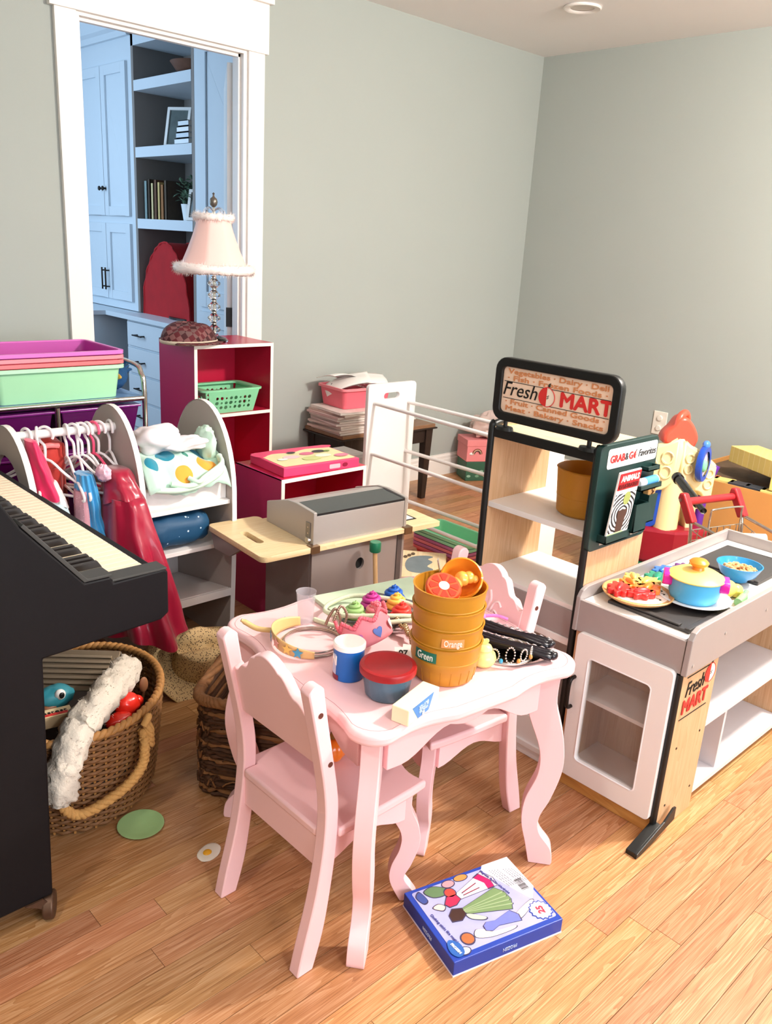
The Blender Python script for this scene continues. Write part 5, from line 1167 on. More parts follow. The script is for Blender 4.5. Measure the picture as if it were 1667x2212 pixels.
plate(smooth_pts([(-.062, .635, 0), (-.06, .66, 0), (-.035, .69, 0), (-.018, .72, 0), (.0, .728, 0), (.02, .715, 0), (.042, .685, 0), (.055, .645, 0), (.03, .60, 0), (.0, .60, 0), (-.03, .63, 0)], 3, True), [], .07, CM_, 'ridge_cap', redp, cs, bevel=.012)
B().tube([CM_ @ Vector(p) for p in smooth_pts([(-.025, .70, .03), (-.015, .735, .02), (.008, .75, 0), (.025, .73, -.02), (.03, .70, -.03)], 5)], .017, 10).out('carry_handle', redp, cs, smooth=60)
KM = frame((.02, -.115, .555), (.99, .09, 0), (0, 0, 1)) @ Matrix.Scale(1.5, 4, (0, 1, 0))
B().lathe([(.036, -.012), (.05, -.012), (.053, 0), (.05, .012), (.036, .012)], 28).xf(KM).out('clock_ring', blu, cs, smooth=50)
B().lathe([(0, .002), (.038, .002)], 28).xf(KM).out('clock_face', mat('clock_lilac', '#D9CBDD', .3), cs)
B().blob(KM @ Vector((0, -.006, .006)), (.017, .012, .026), .1, 2, 1, 16, 12).out('clock_figure', mat('mint_toy', '#7FCFA0', .35), cs, smooth=60)
B().blob(KM @ Vector((0, .054, 0)), (.018, .016, .018), 0, 1, 0, 16, 12).out('clock_knob', mat('sky_blue_plastic', '#4F86E0', .3), cs, smooth=60)
pt_ = MR @ Vector((.175, 0, sR*-.02))
B().tube(smooth_pts([(pt_.x, pt_.y, .1), (pt_.x, pt_.y, .36), (pt_.x+.005, pt_.y, .42), (pt_.x+.02, pt_.y-.015, .49), (pt_.x+.03, pt_.y-.02, .52)], 4), .022, 10).out('purple_turret', purp, cs, smooth=60)
bc = MR @ Vector((.075, .37, sR*.045)); B().box(-.03, .03, -.03, .03, -.02, .02).xf(Matrix.Translation(bc) @ Matrix.Rotation(math.radians(-31), 4, 'Z')).out('balcony', crm, cs, bevel=.008)
sp_ = ML @ Vector((.20, 0, sL*.05)); nv_ = ML.to_3x3().col[2]*sL
B().grid(lambda u, v: sp_+nv_*(.12*v)+PL*(.035*math.cos(PI*u))+Vector((0, 0, .12+.14*(1-v)**1.2-.03*math.sin(PI*u))), 12, 12).out('slide', yel, cs, smooth=60, solid=.006)
ar = [ML @ Vector((.115+.045*math.cos(a), .575+.05*math.sin(a), sL*.045)) for a in [PI*k/10 for k in range(11)]]
B().tube(ar, .009, 8).out('blue_arch', mat('periwinkle_plastic', '#5A80D8', .3), cs, smooth=60)
decal([(.115+.042*math.cos(a), .575+.047*math.sin(a)) for a in [PI*k/10 for k in range(11)]]+[(.07, .53), (.16, .50)], ML @ Matrix.Translation((0, 0, sL*.04)), mat('arch_print', '#7A6A58', .4, var=.6, scale=40), cs, 'arch_picture', .004)
# black flute-like stick leaning from the castle arch into the cart
t = thing('toy_baton', 'glossy black stick with a white grip leaning on the shopping cart', 'baton')
B().tube([(3.02, 1.485, .545), (2.875, 1.32, .508)], .018, 14).out('shaft', mat('gloss_black', '#100E0D', .12, coat=.6), t, smooth=60)
B().tube([(3.025, 1.491, .5463), (3.01, 1.474, .5424)], .022, 14).out('cap', 'gloss_black', t, smooth=60)
B().tube([(2.873, 1.318, .5075), (2.835, 1.275, .498)], .012, 12).out('joint', 'gloss_black', t, smooth=60)
# ================================================================== cardboard box with brick blocks
kraft = mat('kraft_card', '#C98F4E', .75, var=.06, scale=10)
t = thing('cardboard_box', 'large brown cardboard box holding toy brick blocks by the grey wall', 'box')
KX0, KX1, KY0, KY1, KH = 3.60, 4.28, 1.02, 1.80, .42
for b in (B().box(KX0, KX0+.006, KY0, KY1, 0, KH), B().box(KX1-.006, KX1, KY0, KY1, 0, KH), B().box(KX0+.006, KX1-.006, KY0, KY0+.006, 0, KH), B().box(KX0+.006, KX1-.006, KY1-.006, KY1, 0, KH), B().box(KX0+.006, KX1-.006, KY0+.006, KY1-.006, 0, .006)): b.out('wall', kraft, t)
MS = FX((KX0-.0006, 1.66, .10))
decal(circ(0, 0, .055, 24), MS, mat('stamp_brown', '#4A371E', .7, var=.3, scale=90), t, 'round_stamp'); 
for i in range(4): decal(rrect(-.03+.016*i, -.018+.016*i, -.03, .02, .001), MS @ Matrix.Translation((0, 0, .0008)), kraft, t, 'stamp_window')
for x, y in ((-.1, .06), (.1, .06), (-.1, -.07)): 
    b = B().box(KX0-.0012, KX0-.0004, 1.66-x-.012, 1.66-x+.012, .10+y-.0015, .10+y+.0015).box(KX0-.0012, KX0-.0004, 1.66-x-.012, 1.66-x-.009, .10+y-.015, .10+y); b.out('corner_mark', ink, t)
def bricky(name, base, mortar, sc=1.0):
    m, n, l, b = bsdf(name); tc = n.new('ShaderNodeTexCoord'); br = n.new('ShaderNodeTexBrick'); br.inputs['Color1'].default_value = lin(base); br.inputs['Color2'].default_value = tuple(x*.9 for x in lin(base)[:3])+(1,); br.inputs['Mortar'].default_value = lin(mortar); br.inputs['Scale'].default_value = 14*sc; br.inputs['Mortar Size'].default_value = .012
    l.new(tc.outputs['Object'], br.inputs[0]); l.new(br.outputs[0], b.inputs['Base Color']); b.inputs['Roughness'].default_value = .5; MATS[name] = m; return m
by_ = bricky('brick_yellow', '#E3CE7A', '#F3E9B8'); br_ = bricky('brick_red', '#C23A2C', '#F0C9B4', 1.6)
for i, (x, y, z, L_, w_, h_, rz, rx, m, lab) in enumerate(((3.80, 1.47, .475, .30, .15, .075, 62, 0, by_, 'yellow cardboard brick block lying slantwise, nearest the castle'), (3.72, 1.22, .43, .31, .15, .075, 98, 0, by_, 'yellow cardboard brick block along the front of the box'), (4.03, 1.30, .475, .48, .30, .05, 95, 0, br_, 'flat red brick-patterned panel at the back of the box'))):
    o = B().box(-L_/2, L_/2, -w_/2, w_/2, 0, h_).out('brick_block', m, bevel=.003); o.location = (x, y, z); o.rotation_euler = (math.radians(rx), 0, math.radians(rz)); tag(o, lab, 'toy block', 'brick blocks in the cardboard box')
for i in range(9):
    h = ('#2C2C30', '#D8643A', '#E3CE7A', '#3A3A40', '#30343A', '#E3CE7A', '#D8643A', '#2C2C30', '#36343A')[i]
    o = B().box(-.03, .03, -.045, .045, 0, .02).out('small_block', mat('blk%d' % i, h, .5, var=.1), bevel=.002); o.location = (3.655, 1.72-.073*i, .405); o.rotation_euler = (0, 0, math.radians(8)); tag(o, 'flat wooden block in the row on the box edge, %s from the castle' % ('nearest', 'second', 'third', 'fourth', 'fifth', 'sixth', 'seventh', 'eighth', 'farthest')[i], 'toy block', 'flat blocks along the cardboard box edge')
o = B().box(3.615, 4.26, 1.03, 1.785, .30, .404).out('packed_blocks', mat('packed_dark', '#5A4632', .8, var=.6, scale=20)); tag(o, 'layer of brown packed toy blocks filling the cardboard box', 'toy blocks')
# ================================================================== toy shopping cart
sc = thing('shopping_cart', 'toy wire shopping cart with a red handle beside the counter', 'shopping cart', (2.80, 1.215, 0), -107)
steel = mat('cart_steel', '#C9C2B8', .22, 1)
HW2 = .125; CL = .38
fr = B()
for s in (-1, 1):
    fr.tube(smooth_pts([(0, s*HW2, .505), (.015, s*HW2, .47), (.03, s*HW2, .30), (.05, s*HW2, .06), (.09, s*HW2, .04), (CL, s*HW2*.8, .05)], 5), .006, 8)
    fr.tube([(.0, s*HW2, .50), (CL, s*HW2*.85, .455)], .006, 8)
fr.tube([(CL, -HW2*.85, .455), (CL, HW2*.85, .455)], .006, 8); fr.out('frame', steel, sc, smooth=60)
wr = B()
def cbx(k, s, z): return Vector((.02+(CL-.02)*k, s*HW2*(1-.15*k), z))
for k in range(6):
    z = .47-.04*k
    wr.tube([cbx(0, -1, z), cbx(0, 1, z)], .002, 5); wr.tube([cbx(0, -1, z), cbx(1, -1, z-.10*(1-k/6))], .002, 5); wr.tube([cbx(0, 1, z), cbx(1, 1, z-.10*(1-k/6))], .002, 5)
for k in range(9):
    q = k/8
    wr.tube([cbx(q, -1, .47-.10*q), cbx(q, -1, .25)], .002, 5); wr.tube([cbx(q, 1, .47-.10*q), cbx(q, 1, .25)], .002, 5); wr.tube([cbx(q, -1, .25), cbx(q, 1, .25)], .002, 5)
    s = -1+2*q; wr.tube([cbx(0, s, .47), cbx(0, s, .25)], .002, 5); wr.tube([cbx(0, s, .25), cbx(1, s, .25)], .002, 5); wr.tube([cbx(1, s, .37), cbx(1, s, .25)], .002, 5)
wr.out('wire_basket', steel, sc, smooth=60)
st_ = B(); st_.tube(smooth_pts([(.05, -.075, .42), (.045, -.075, .53), (.05, -.06, .548), (.05, .06, .548), (.045, .075, .53), (.05, .075, .42)], 5), .0035, 6); st_.out('child_seat_wire', steel, sc, smooth=60)
rh = mat('handle_red', '#B0262B', .35)
B().tube([(-.035, -HW2+.01, .555), (-.035, HW2-.01, .555)], .0135, 14).out('handle_bar', rh, sc, smooth=60)
for s in (-1, 1):
    c_ = B().prism([(-.055, .565), (-.05, .585), (-.03, .588), (-.01, .56), (.03, .50), (.0, .485), (-.03, .53)], 'y', s*HW2-.014, s*HW2+.014).out('handle_end', rh, sc, bevel=.006, segs=3)
    B().lathe([(0, .002), (.007, .0015), (.007, 0)], 12).xf(Matrix.Translation((-.038, s*(HW2+.0145), .562)) @ Matrix.Rotation(-s*PI/2, 4, 'X')).out('rivet', steel, c_)
for x in (.09, CL-.03):
    for s in (-1, 1): B().lathe([(0, -.008), (.024, -.008), (.026, 0), (.024, .008), (0, .008)], 18).xf(Matrix.Translation((x, s*HW2*.9, .0262)) @ Matrix.Rotation(PI/2, 4, 'X')).out('wheel', black_m, sc, smooth=50)
# things in the cart
SM = Matrix.Translation((2.80, 1.215, 0)) @ Matrix.Rotation(math.radians(-107), 4, 'Z')
def inC(x, y, z): return SM @ Vector((x, y, z))
t = thing('white_tube', 'white toy tube with a black tip lying across the shopping cart', 'tube'); p, q = inC(.07, -.05, .452), inC(.15, .09, .458); d_ = (q-p).normalized()
B().tube([p, q], .019, 14).out('tube_body', mat('tube_white2', '#EFEBE4', .35), t, smooth=60); B().tube([p-d_*.025, p], .016, 14).out('tip', 'gloss_black', t, smooth=60)
t = thing('wooden_xylophone', 'slatted wooden toy lying in the shopping cart', 'toy')
for i in range(11):
    p = inC(.15+.024*i, -.085, .335+.002*i); q = inC(.15+.024*i, .085, .335+.002*i); B().tube([p, q], .0095, 10).out('slat', wood('slat_wood', '#A56A3C', '#C48850', '#D9A468', 1, .5, 7), t, smooth=60)
for s in (-1, 1): B().tube([inC(.14, s*.07, .322), inC(.41, s*.07, .340)], .007, 8).out('rail', 'slat_wood', t, smooth=60)
t = thing('straw_brush', 'bundle of straw bristles in the shopping cart', 'brush')
b = B()
for i in range(150):
    a = random.random()*2*PI; r = random.random()**.5*.035; p = inC(.17, .05+r*math.cos(a), .40+r*math.sin(a)); q = inC(.29, .06+1.3*r*math.cos(a), .41+1.3*r*math.sin(a)); b.tube([p, q], .0018, 4)
tag(b.out('bristles', mat('straw_bristle', '#A9784A', .8, var=.4, scale=80), t), kind='stuff'); B().tube([inC(.16, .05, .40), inC(.185, .051, .401)], .038, 16).out('binding', mat('brush_bind', '#5E4630', .6), t, smooth=50)
t = thing('toy_drill', 'black and yellow toy power tool on top of the shopping cart', 'toy tool')
M_ = SM @ Matrix.Translation((.33, .02, .40)) @ Matrix.Rotation(.5, 4, 'Z') @ Matrix.Rotation(-.35, 4, 'Y')
B().box(-.08, .08, -.022, .022, 0, .05).xf(M_).out('housing', black_m, t, bevel=.008); B().box(.02, .06, -.018, .018, -.09, .0).xf(M_).out('grip', mat('tool_brown', '#3A2A1E', .5), t, bevel=.006); B().lathe([(0, .03), (.012, .028), (.014, 0), (0, 0)], 12).xf(M_ @ Matrix.Translation((-.08, 0, .025)) @ Matrix.Rotation(-PI/2, 4, 'Y')).out('chuck', mat('tool_yellow', '#D9B23A', .4), t, smooth=50)
t = thing('toy_block', 'small dark patterned cube in the child seat of the cart', 'toy block', inC(.10, .03, .385), 30); t.rotation_euler[1] = .6; B().box(-.028, .028, -.028, .028, -.028, .028).out('cube_body', mat('cube_dark', '#3A2A1A', .5, var=.8, scale=60), t, bevel=.003); plate(rrect(-.026, .026, -.026, .026, .002), [rrect(-.018, .018, -.018, .018, .002)], .001, FZ((0, 0, .0288)), 'cube_border', paper, t)
# ================================================================== things on the pink table
T = TOPZ+.0005
# stack of mustard produce bowls
def tub_parts(t, s=1.0):
    H = .085; r0, r1 = .061, .0735
    def rad(z): return r0+(r1-r0)*(z/H)**.8
    P = [(0, 0), (r0-.004, 0), (r0, .004)]+[(rad(z), z) for z in (.02, .036)]+[(rad(.036)+.0012, .0375), (rad(.05)+.0012, .05), (rad(.052), .0515)]+[(rad(z), z) for z in (.06, .075, H-.002)]+[(r1+.001, H), (r1-.0025, H)]+[(rad(z)-.003, z) for z in (.07, .04, .006)]+[(0, .005)]
    B().lathe(P, 56).out('bowl', mustard, t, smooth=35)
    b = B()
    for i in range(20):
        a = 2*PI*i/20; b.tube([(rad(z)*math.cos(a), rad(z)*math.sin(a), z) for z in (.005, .018, .034)], .0006, 4)
    b.out('slat_lines', mat('mustard_line', '#B0740F', .5), t)
bowls = []
for i in range(4):
    lab = ['bottom mustard bowl of the table stack with a green name tag', 'second mustard bowl from the bottom with an orange name tag', 'third mustard bowl from the bottom of the table stack', 'top mustard bowl of the stack, toy fruit inside'][i]
    t = thing('produce_bowl', lab, 'bowl', (1.163, 1.0+.0005*i, T+i*.0375), 17*i, 'mustard bowls stacked on the table'); tub_parts(t); bowls.append(t)
def curved_tag(s, ang, z, w, h, m, r, parent, wtxt):
    a = math.radians(ang); da = w/r/2
    B().grid(lambda u, v: (r*math.cos(a-da+2*da*u), r*math.sin(a-da+2*da*u), z-h/2+h*v), 8, 1).out('name_tag', m, parent, solid=.001, offset=1)
    o = text(s, Matrix(), h*1.05, mat('tag_white', '#F7F1E6', .5), parent, width=wtxt)
    for v in o.data.vertices:
        x, y, zz_ = v.co; th = a+x/(r+.0015); v.co = Vector(((r+.0015+zz_)*math.cos(th), (r+.0015+zz_)*math.sin(th), z+y))
curved_tag('Green', -172, .066, .05, .021, mat('tag_green', '#1E6A58', .5), .0722, bowls[0], .036)
curved_tag('Orange', -128-17, .064, .045, .018, mat('tag_orange', '#E8965A', .5), .0720, bowls[1], .036)
zt = T+3*.0375
t = thing('toy_grapefruit', 'red toy grapefruit half with a white centre in the top bowl', 'toy fruit', (1.135, .995, zt+.086)); t.rotation_euler = (math.radians(24), math.radians(-16), 0)
B().lathe([(0, -.03), (.02, -.026), (.034, -.01), (.036, 0), (.033, .006), (0, .006)], 32).out('rind', mat('fruit_rind', '#E4552E', .35), t, smooth=50)
B().lathe([(.033, -.016), (.0355, -.008), (.0345, -.004)], 32).out('pith_band', mat('pith', '#F2D9A0', .4), t, smooth=50)
for i in range(8): a = 2*PI*i/8; decal([(r*math.cos(a+d), r*math.sin(a+d)) for r, d in ((.012, -.18), (.028, -.3), (.030, 0), (.028, .3), (.012, .18))], FZ((0, 0, .0066)), mat('fruit_seg', '#C7351F', .35), t, 'segment')
decal(circ(0, 0, .0105, 18), FZ((0, 0, .0068)), paper, t, 'core')
t = thing('toy_scoop', 'orange toy cup leaning in the top bowl with a croissant in it', 'toy cup', (1.197, 1.003, zt+.082)); t.rotation_euler = (math.radians(48), math.radians(-28), math.radians(-30))
orp = mat('orange_plastic', '#F0932A', .3, coat=.3)
B().lathe([(0, -.02), (.02, -.018), (.034, -.002), (.041, .022), (.043, .024), (.040, .026), (.038, .022), (.031, .0), (.018, -.013), (0, -.015)], 36).out('cup', orp, t, smooth=50)
t2 = thing('toy_croissant', 'shiny orange toy croissant lying in the leaning orange cup', 'toy food', (1.188, .993, zt+.088)); t2.rotation_euler = (math.radians(40), math.radians(-20), math.radians(-20))
b = B()
for i in range(5):
    a = -1.2+.6*i; r = (.008, .0125, .015, .0125, .008)[i]; b.blob((.024*math.sin(a), -.016+.024*math.cos(a)*.8, .004), (r, r*1.05, r), .06, 2, i, 18, 12)
b.out('croissant_body', mat('croissant_gold', '#F5A94A', .25, coat=.4), t2, smooth=70)
t = thing('toy_fork', 'silver fork standing in the top mustard bowl', 'fork', (1.195, 1.04, zt+.02)); t.rotation_euler = (math.radians(-14), math.radians(10), math.radians(40))
b = B().box(-.004, .004, -.0012, .0012, 0, .055).box(-.0115, .0115, -.0012, .0012, .05, .064)
for x in (-.0095, -.0033, .0033, .0095): b.box(x-.0016, x+.0016, -.001, .001, .064, .094)
b.out('fork_body', chrome, t, bevel=.0008)
# blue can
t = thing('drink_can', 'blue cardboard canister with a white lid on the pink table', 'canister', (1.0, 1.11, T), -46)
cb = mat('canister_blue', '#1766B8', .35, var=.03)
B().lathe([(0, 0), (.030, 0), (.031, .002), (.031, .068), (0, .068)], 40).out('body', cb, t, smooth=40)
B().lathe([(.0315, .001), (.0315, .012)], 14, a0=math.radians(150), a1=math.radians(235)).out('label_band', mat('can_maroon', '#7A2038', .4), t)
B().lathe([(.0314, .012), (.0314, .055)], 14, a0=math.radians(160), a1=math.radians(222)).out('label_panel', mat('can_lilac', '#B9C2DC', .4), t)
B().lathe([(0, .0775), (.030, .0775), (.0328, .075), (.0328, .066), (.031, .066)], 40).out('lid', mat('lid_white', '#F6F1EA', .35), t, smooth=40)
o = text('N', Matrix(), .026, paper, t, width=.016, bold=.001)
for v in o.data.vertices: th = math.radians(212)+v.co.x/.032; v.co = Vector(((.0322+v.co.z)*math.cos(th), (.0322+v.co.z)*math.sin(th), .042+v.co.y))
# red lidded container
t = thing('food_container', 'clear blue food container with a red lid on the pink table', 'container', (1.014, 1.012, T)); t.scale = (1.06, 1.06, 1.06)
B().lathe([(0, 0), (.036, 0), (.040, .004), (.047, .05), (.0485, .052), (.046, .05), (.039, .006), (0, .003)], 44).out('tub', mat('blue_clear', '#5E8399', .15, var=.02, alpha=.72), t, smooth=45)
B().lathe([(0, .059), (.042, .0595), (.044, .061), (.051, .0605), (.0525, .057), (.052, .048), (.050, .047)], 44).out('lid', mat('lid_red', '#98151B', .4), t, smooth=40)
# butter box
t = thing('butter_box', 'cream toy butter box with a blue label at the table corner', 'toy box', (1.013, .932, T), 14)
B().box(-.056, .056, -.0185, .0185, 0, .033).out('carton', mat('butter_cream', '#F4EFC8', .45), t, bevel=.002)
decal([(-.022, .002), (.018, .002), (.034, .032), (-.044, .032)][::1], FY((0, -.0186, 0)), mat('butter_blue', '#3F7FBF', .45), t, 'label_print')
text('BUTTER', frame((-.004, -.0196, .0225), (-1, 0, 0), (0, 0, -1)), .012, mat('butter_txt', '#CFE0EE', .5), t, width=.034); text('UNSALTED', frame((-.004, -.0196, .0135), (-1, 0, 0), (0, 0, -1)), .007, 'butter_txt', t, width=.03)
decal(circ(-.004, .0065, .0045, 14), FY((0, -.0198, 0)), paper, t, 'badge')
# clear cup
t = thing('clear_cup', 'small clear plastic cup near the table corner', 'cup', (1.082, 1.355, T))
B().lathe([(0, .0), (.0165, 0), (.0225, .075), (.0235, .0765), (.0215, .0755), (.0158, .004), (0, .003)], 36).out('cup_body', mat('clear_plastic', '#E3DDE4', .1, var=0, alpha=.24), t, smooth=45)
# flat game board and swirl tray
t = thing('game_board', 'pale green marbled board lying on the back of the table', 'board', (1.30, 1.335, T), -10)
B().box(-.145, .145, -.085, .085, 0, .010).out('board', mat('marble_green', '#C9DDBF', .35, var=.25, scale=14), t, bevel=.001)
t = thing('muffin_tray', 'dark grey tray of coloured frosting swirls on the green board', 'tray', (1.245, 1.278, T+.0105), 24)
B().box(-.098, .09, -.066, .058, 0, .006).out('tray_plate', mat('tray_grey', '#5A5654', .45), t, bevel=.003)
def swirl(m, s=1.0):
    b = B(); b.lathe([(0, 0), (.020*s, 0), (.021*s, .004), (.018*s, .008), (.0, .008)], 24)
    P = []; n = 90
    for i in range(n): k = i/(n-1); a = 2*PI*3.0*k; r = .0155*(1-k)**.9*s; P.append((r*math.cos(a), r*math.sin(a), .009+.021*k))
    b.tube(P, [.0062*(1-.75*i/n) for i in range(n)], 8); b.lathe([(0, .008), (.014*s, .008), (.007*s, .02), (0, .028)], 20)
    return b
TM = Matrix.Translation((1.245, 1.278, T+.0165)) @ Matrix.Rotation(math.radians(24), 4, 'Z')
for i, (h, nm) in enumerate((('#1E5BB8', 'blue'), ('#C23A92', 'magenta'), ('#F2BE55', 'yellow'), ('#E8453A', 'red'), ('#9CC47C', 'green'), ('#EE7F8E', 'pink'))):
    t = thing('frosting_swirl', '%s silicone frosting swirl on the grey tray' % nm, 'toy food', group='frosting swirls on the tray')
    t.scale = (1.22, 1.22, 1.22); t.location = (Vector(((1.312, 1.305), (1.243, 1.308), (1.285, 1.268), (1.258, 1.222), (1.172, 1.288), (1.214, 1.262))[i]).to_3d()+Vector((0, 0, T+.0168)))
    swirl(None, 1.05).out('swirl_top', mat('swirl_'+nm, h, .4, sss=0), t, smooth=60)
    B().lathe([(0, 0), (.0215, 0), (.0225, .003), (0, .003)], 24).out('swirl_base', 'swirl_'+nm, t, smooth=50)
# jump rope
cord = mat('rope_cream_green', '#D3D9BB', .8, var=.1, scale=60, bump=.5, bscale=250)
t = thing('jump_rope', 'cream and green cord looped over the tray and board', 'rope')
P = [(1.25, 1.12, T+.006), (1.262, 1.17, T+.03), (1.20, 1.215, T+.036), (1.14, 1.275, T+.03), (1.125, 1.335, T+.022), (1.165, 1.365, T+.022), (1.235, 1.345, T+.03), (1.29, 1.22, T+.036), (1.235, 1.14, T+.02)]
Q = [(1.10, 1.345, T+.006), (1.108, 1.30, T+.008), (1.125, 1.245, T+.012), (1.18, 1.20, T+.03), (1.25, 1.165, T+.03), (1.275, 1.12, T+.03), (1.27, 1.06, T+.012)]
R = [(1.325, 1.245, T+.045), (1.30, 1.20, T+.045), (1.315, 1.15, T+.03), (1.29, 1.09, T+.02)]
for C_ in (P, Q, R):
    b = B(); b.tube(smooth_pts(C_, 8), .0056, 8); b.out('cord', cord, t, smooth=70)
# card crown, ring tiara, beads, puppet crown, braid, tickets
t = thing('card_crown', 'gold card crown with stuck-on blue and yellow stars on the table', 'crown', (1.03, 1.265, T))
gold = mat('gold_card', '#D9B77A', .4, var=.12, scale=20)
def crn(u, v):
    a = math.radians(70+165*u); r = .082; w = .034*(.55+.45*math.sin(PI*u)); return ((r+.006*v)*math.cos(a), (r+.006*v)*math.sin(a), .004+w*v)
B().grid(crn, 40, 5).out('band', gold, t, smooth=60, solid=.0015)
for i, (u, h) in enumerate(((.15, '#3E8FB0'), (.32, '#E9C36A'), (.48, '#3E8FB0'), (.62, '#EBA79C'), (.76, '#E9C36A'), (.86, '#3E8FB0'))):
    c = Vector(crn(u, .55)); nrm = Vector((c.x, c.y, .0)).normalized(); M_ = frame(c+nrm*.0035, (-nrm.y, nrm.x, 0), (0, 0, 1)); Pst = [((.013 if k % 2 == 0 else .0058)*math.cos(PI*k/5+.3), (.013 if k % 2 == 0 else .0058)*math.sin(PI*k/5+.3)) for k in range(10)]; plate(Pst, [], .001, M_, 'star', mat('star'+h, h, .4), t)
B().tube(smooth_pts([(-.055, .066, .02), (-.075, .095, .018), (-.09, .118, .028), (-.098, .125, .034)], 4), [.006]*10+[.004]*3, 8).out('ribbon_end', gold, t, smooth=60)
t = thing('ring_tiara', 'silver wire ring tiara lying flat inside the card crown', 'tiara', (1.03, 1.262, T+.003))
b = B(); b.tube([(.066*math.cos(a), .066*math.sin(a), 0) for a in [2*PI*i/48 for i in range(48)]], .0028, 7, closed=True); b.tube([(.0615*math.cos(a), .0615*math.sin(a), .006) for a in [2*PI*i/48 for i in range(48)]], .0018, 6, closed=True); b.out('ring', mat('silver_wire', '#B9ABA0', .25, .9), t, smooth=60)
b = B()
for i in range(14): a = -1.1+.11*i; b.blob((.069*math.cos(a), .069*math.sin(a), .005), (.005, .005, .005), 0, 1, 0, 8, 6)
b.out('beaded_front', mat('bead_bronze', '#A88F80', .3, .8), t, smooth=60)
t = thing('bead_string', 'loop of bronze beads standing up beside the card crown', 'beads')
for k, C_ in enumerate(([(1.108, 1.265, T+.006), (1.105, 1.262, T+.04), (1.095, 1.268, T+.062), (1.085, 1.275, T+.045), (1.08, 1.28, T+.025)], [(1.11, 1.262, T+.006), (1.118, 1.255, T+.045), (1.105, 1.262, T+.068), (1.085, 1.26, T+.04)])):
    b = B()
    for p in smooth_pts(C_, 9): b.blob(p, (.0034,)*3, 0, 1, 0, 7, 5)
    b.out('strand', 'bead_bronze', t, smooth=60)
t = thing('foam_crown', 'pink foam crown with hearts and a curly trim on the table', 'crown', (1.108, 1.162, T+.022), -10); t.rotation_euler = (math.radians(-24), math.radians(-14), math.radians(-6)); t.scale = (.82, .82, .9)
fp = mat('foam_pink', '#F08C96', .6, var=.06)
def fcr(u, v):
    a = math.radians(150+240*u); r = .056+.004*v; z = .003+(.048+.020*abs(((u*5) % 1)-.5)*2)*v; return (r*math.cos(a)*1.15, r*math.sin(a), z)
B().grid(fcr, 60, 6).out('band', fp, t, smooth=50, solid=.003)
for i in range(5):
    u = .12+.19*i; c = Vector(fcr(u, .5)); nrm = Vector((c.x, c.y, 0)).normalized(); M_ = frame(c+nrm*.0025, (-nrm.y, nrm.x, 0), (0, 0, 1))
    H_ = [(.016*math.sin(a)**3*.85, .011*(1.1*math.cos(a)-.42*math.cos(2*a)-.15*math.cos(3*a))) for a in [2*PI*k/24 for k in range(24)]]
    plate(H_, [], .0016, M_, 'heart', mat('heart_%d' % (i % 3), ('#FBE9EA', '#D97FB4', '#5A73B8')[i % 3], .5), t)
b = B()
for i in range(60): u = i/59; b.blob(Vector(fcr(u, 1))+Vector((0, 0, .003)), (.005,)*3, .5, 3, i, 8, 6)
b.out('curly_trim', mat('trim_coral', '#F26E7C', .8, var=.2, bump=.8, bscale=200), t, smooth=60)
t = thing('gold_braid', 'gold sequinned braid lying between the foam crown and the bowls', 'braid')
C_ = [(1.222, 1.205, T+.03), (1.215, 1.17, T+.022), (1.205, 1.14, T+.016), (1.182, 1.11, T+.012), (1.165, 1.098, T+.010)]; b = B()
for i, p in enumerate(smooth_pts(C_, 7)):
    for s in (-1, 1): b.blob(p+Vector((.005*s, .005*s, .003*math.sin(i))), (.0062, .0045, .005), 0, 1, 0, 8, 6)
b.out('sequins', mat('sequin_gold', '#B89A72', .2, .85, var=.4, scale=200), t, smooth=40)
t = thing('paper_ticket', 'white card numbered 07 leaning by the mustard bowls', 'ticket', (1.125, 1.075, T+.002), -40); t.rotation_euler[0] = math.radians(-62)
B().box(-.02, .02, -.0006, .0006, 0, .04).out('card', paper, t); text('07', FY((-.002, -.0012, .025)), .018, ink, t, width=.02, bold=.0004)
t = thing('paper_ticket', 'second plain white card tucked behind the numbered one', 'ticket', (1.142, 1.075, T+.002), -50); t.rotation_euler[0] = math.radians(-55); B().box(-.02, .02, -.0006, .0006, 0, .038).out('card', paper, t)
# sugar pot
t = thing('sugar_pot', 'pale yellow toy sugar pot with a heart knob beside the bowls', 'toy pot', (1.256, .975, T))
pt = mat('pale_yellow_plastic', '#F3DF8F', .3, coat=.2)
B().lathe([(0, 0), (.017, 0), (.025, .008), (.028, .018), (.025, .028), (.017, .036), (.016, .038), (0, .038)], 30).out('pot', pt, t, smooth=50)
B().lathe([(.0175, .036), (.019, .038), (.015, .045), (.006, .049), (0, .049)], 30).out('lid', pt, t, smooth=50)
plate([(.0085*math.sin(a)**3, .0058*(1.1*math.cos(a)-.42*math.cos(2*a)-.15*math.cos(3*a))+.054) for a in [2*PI*k/24 for k in range(24)]], [], .004, frame((0, 0, 0), (.7, -.7, 0), (0, 0, 1)), 'heart_knob', pt, t, bevel=.001)
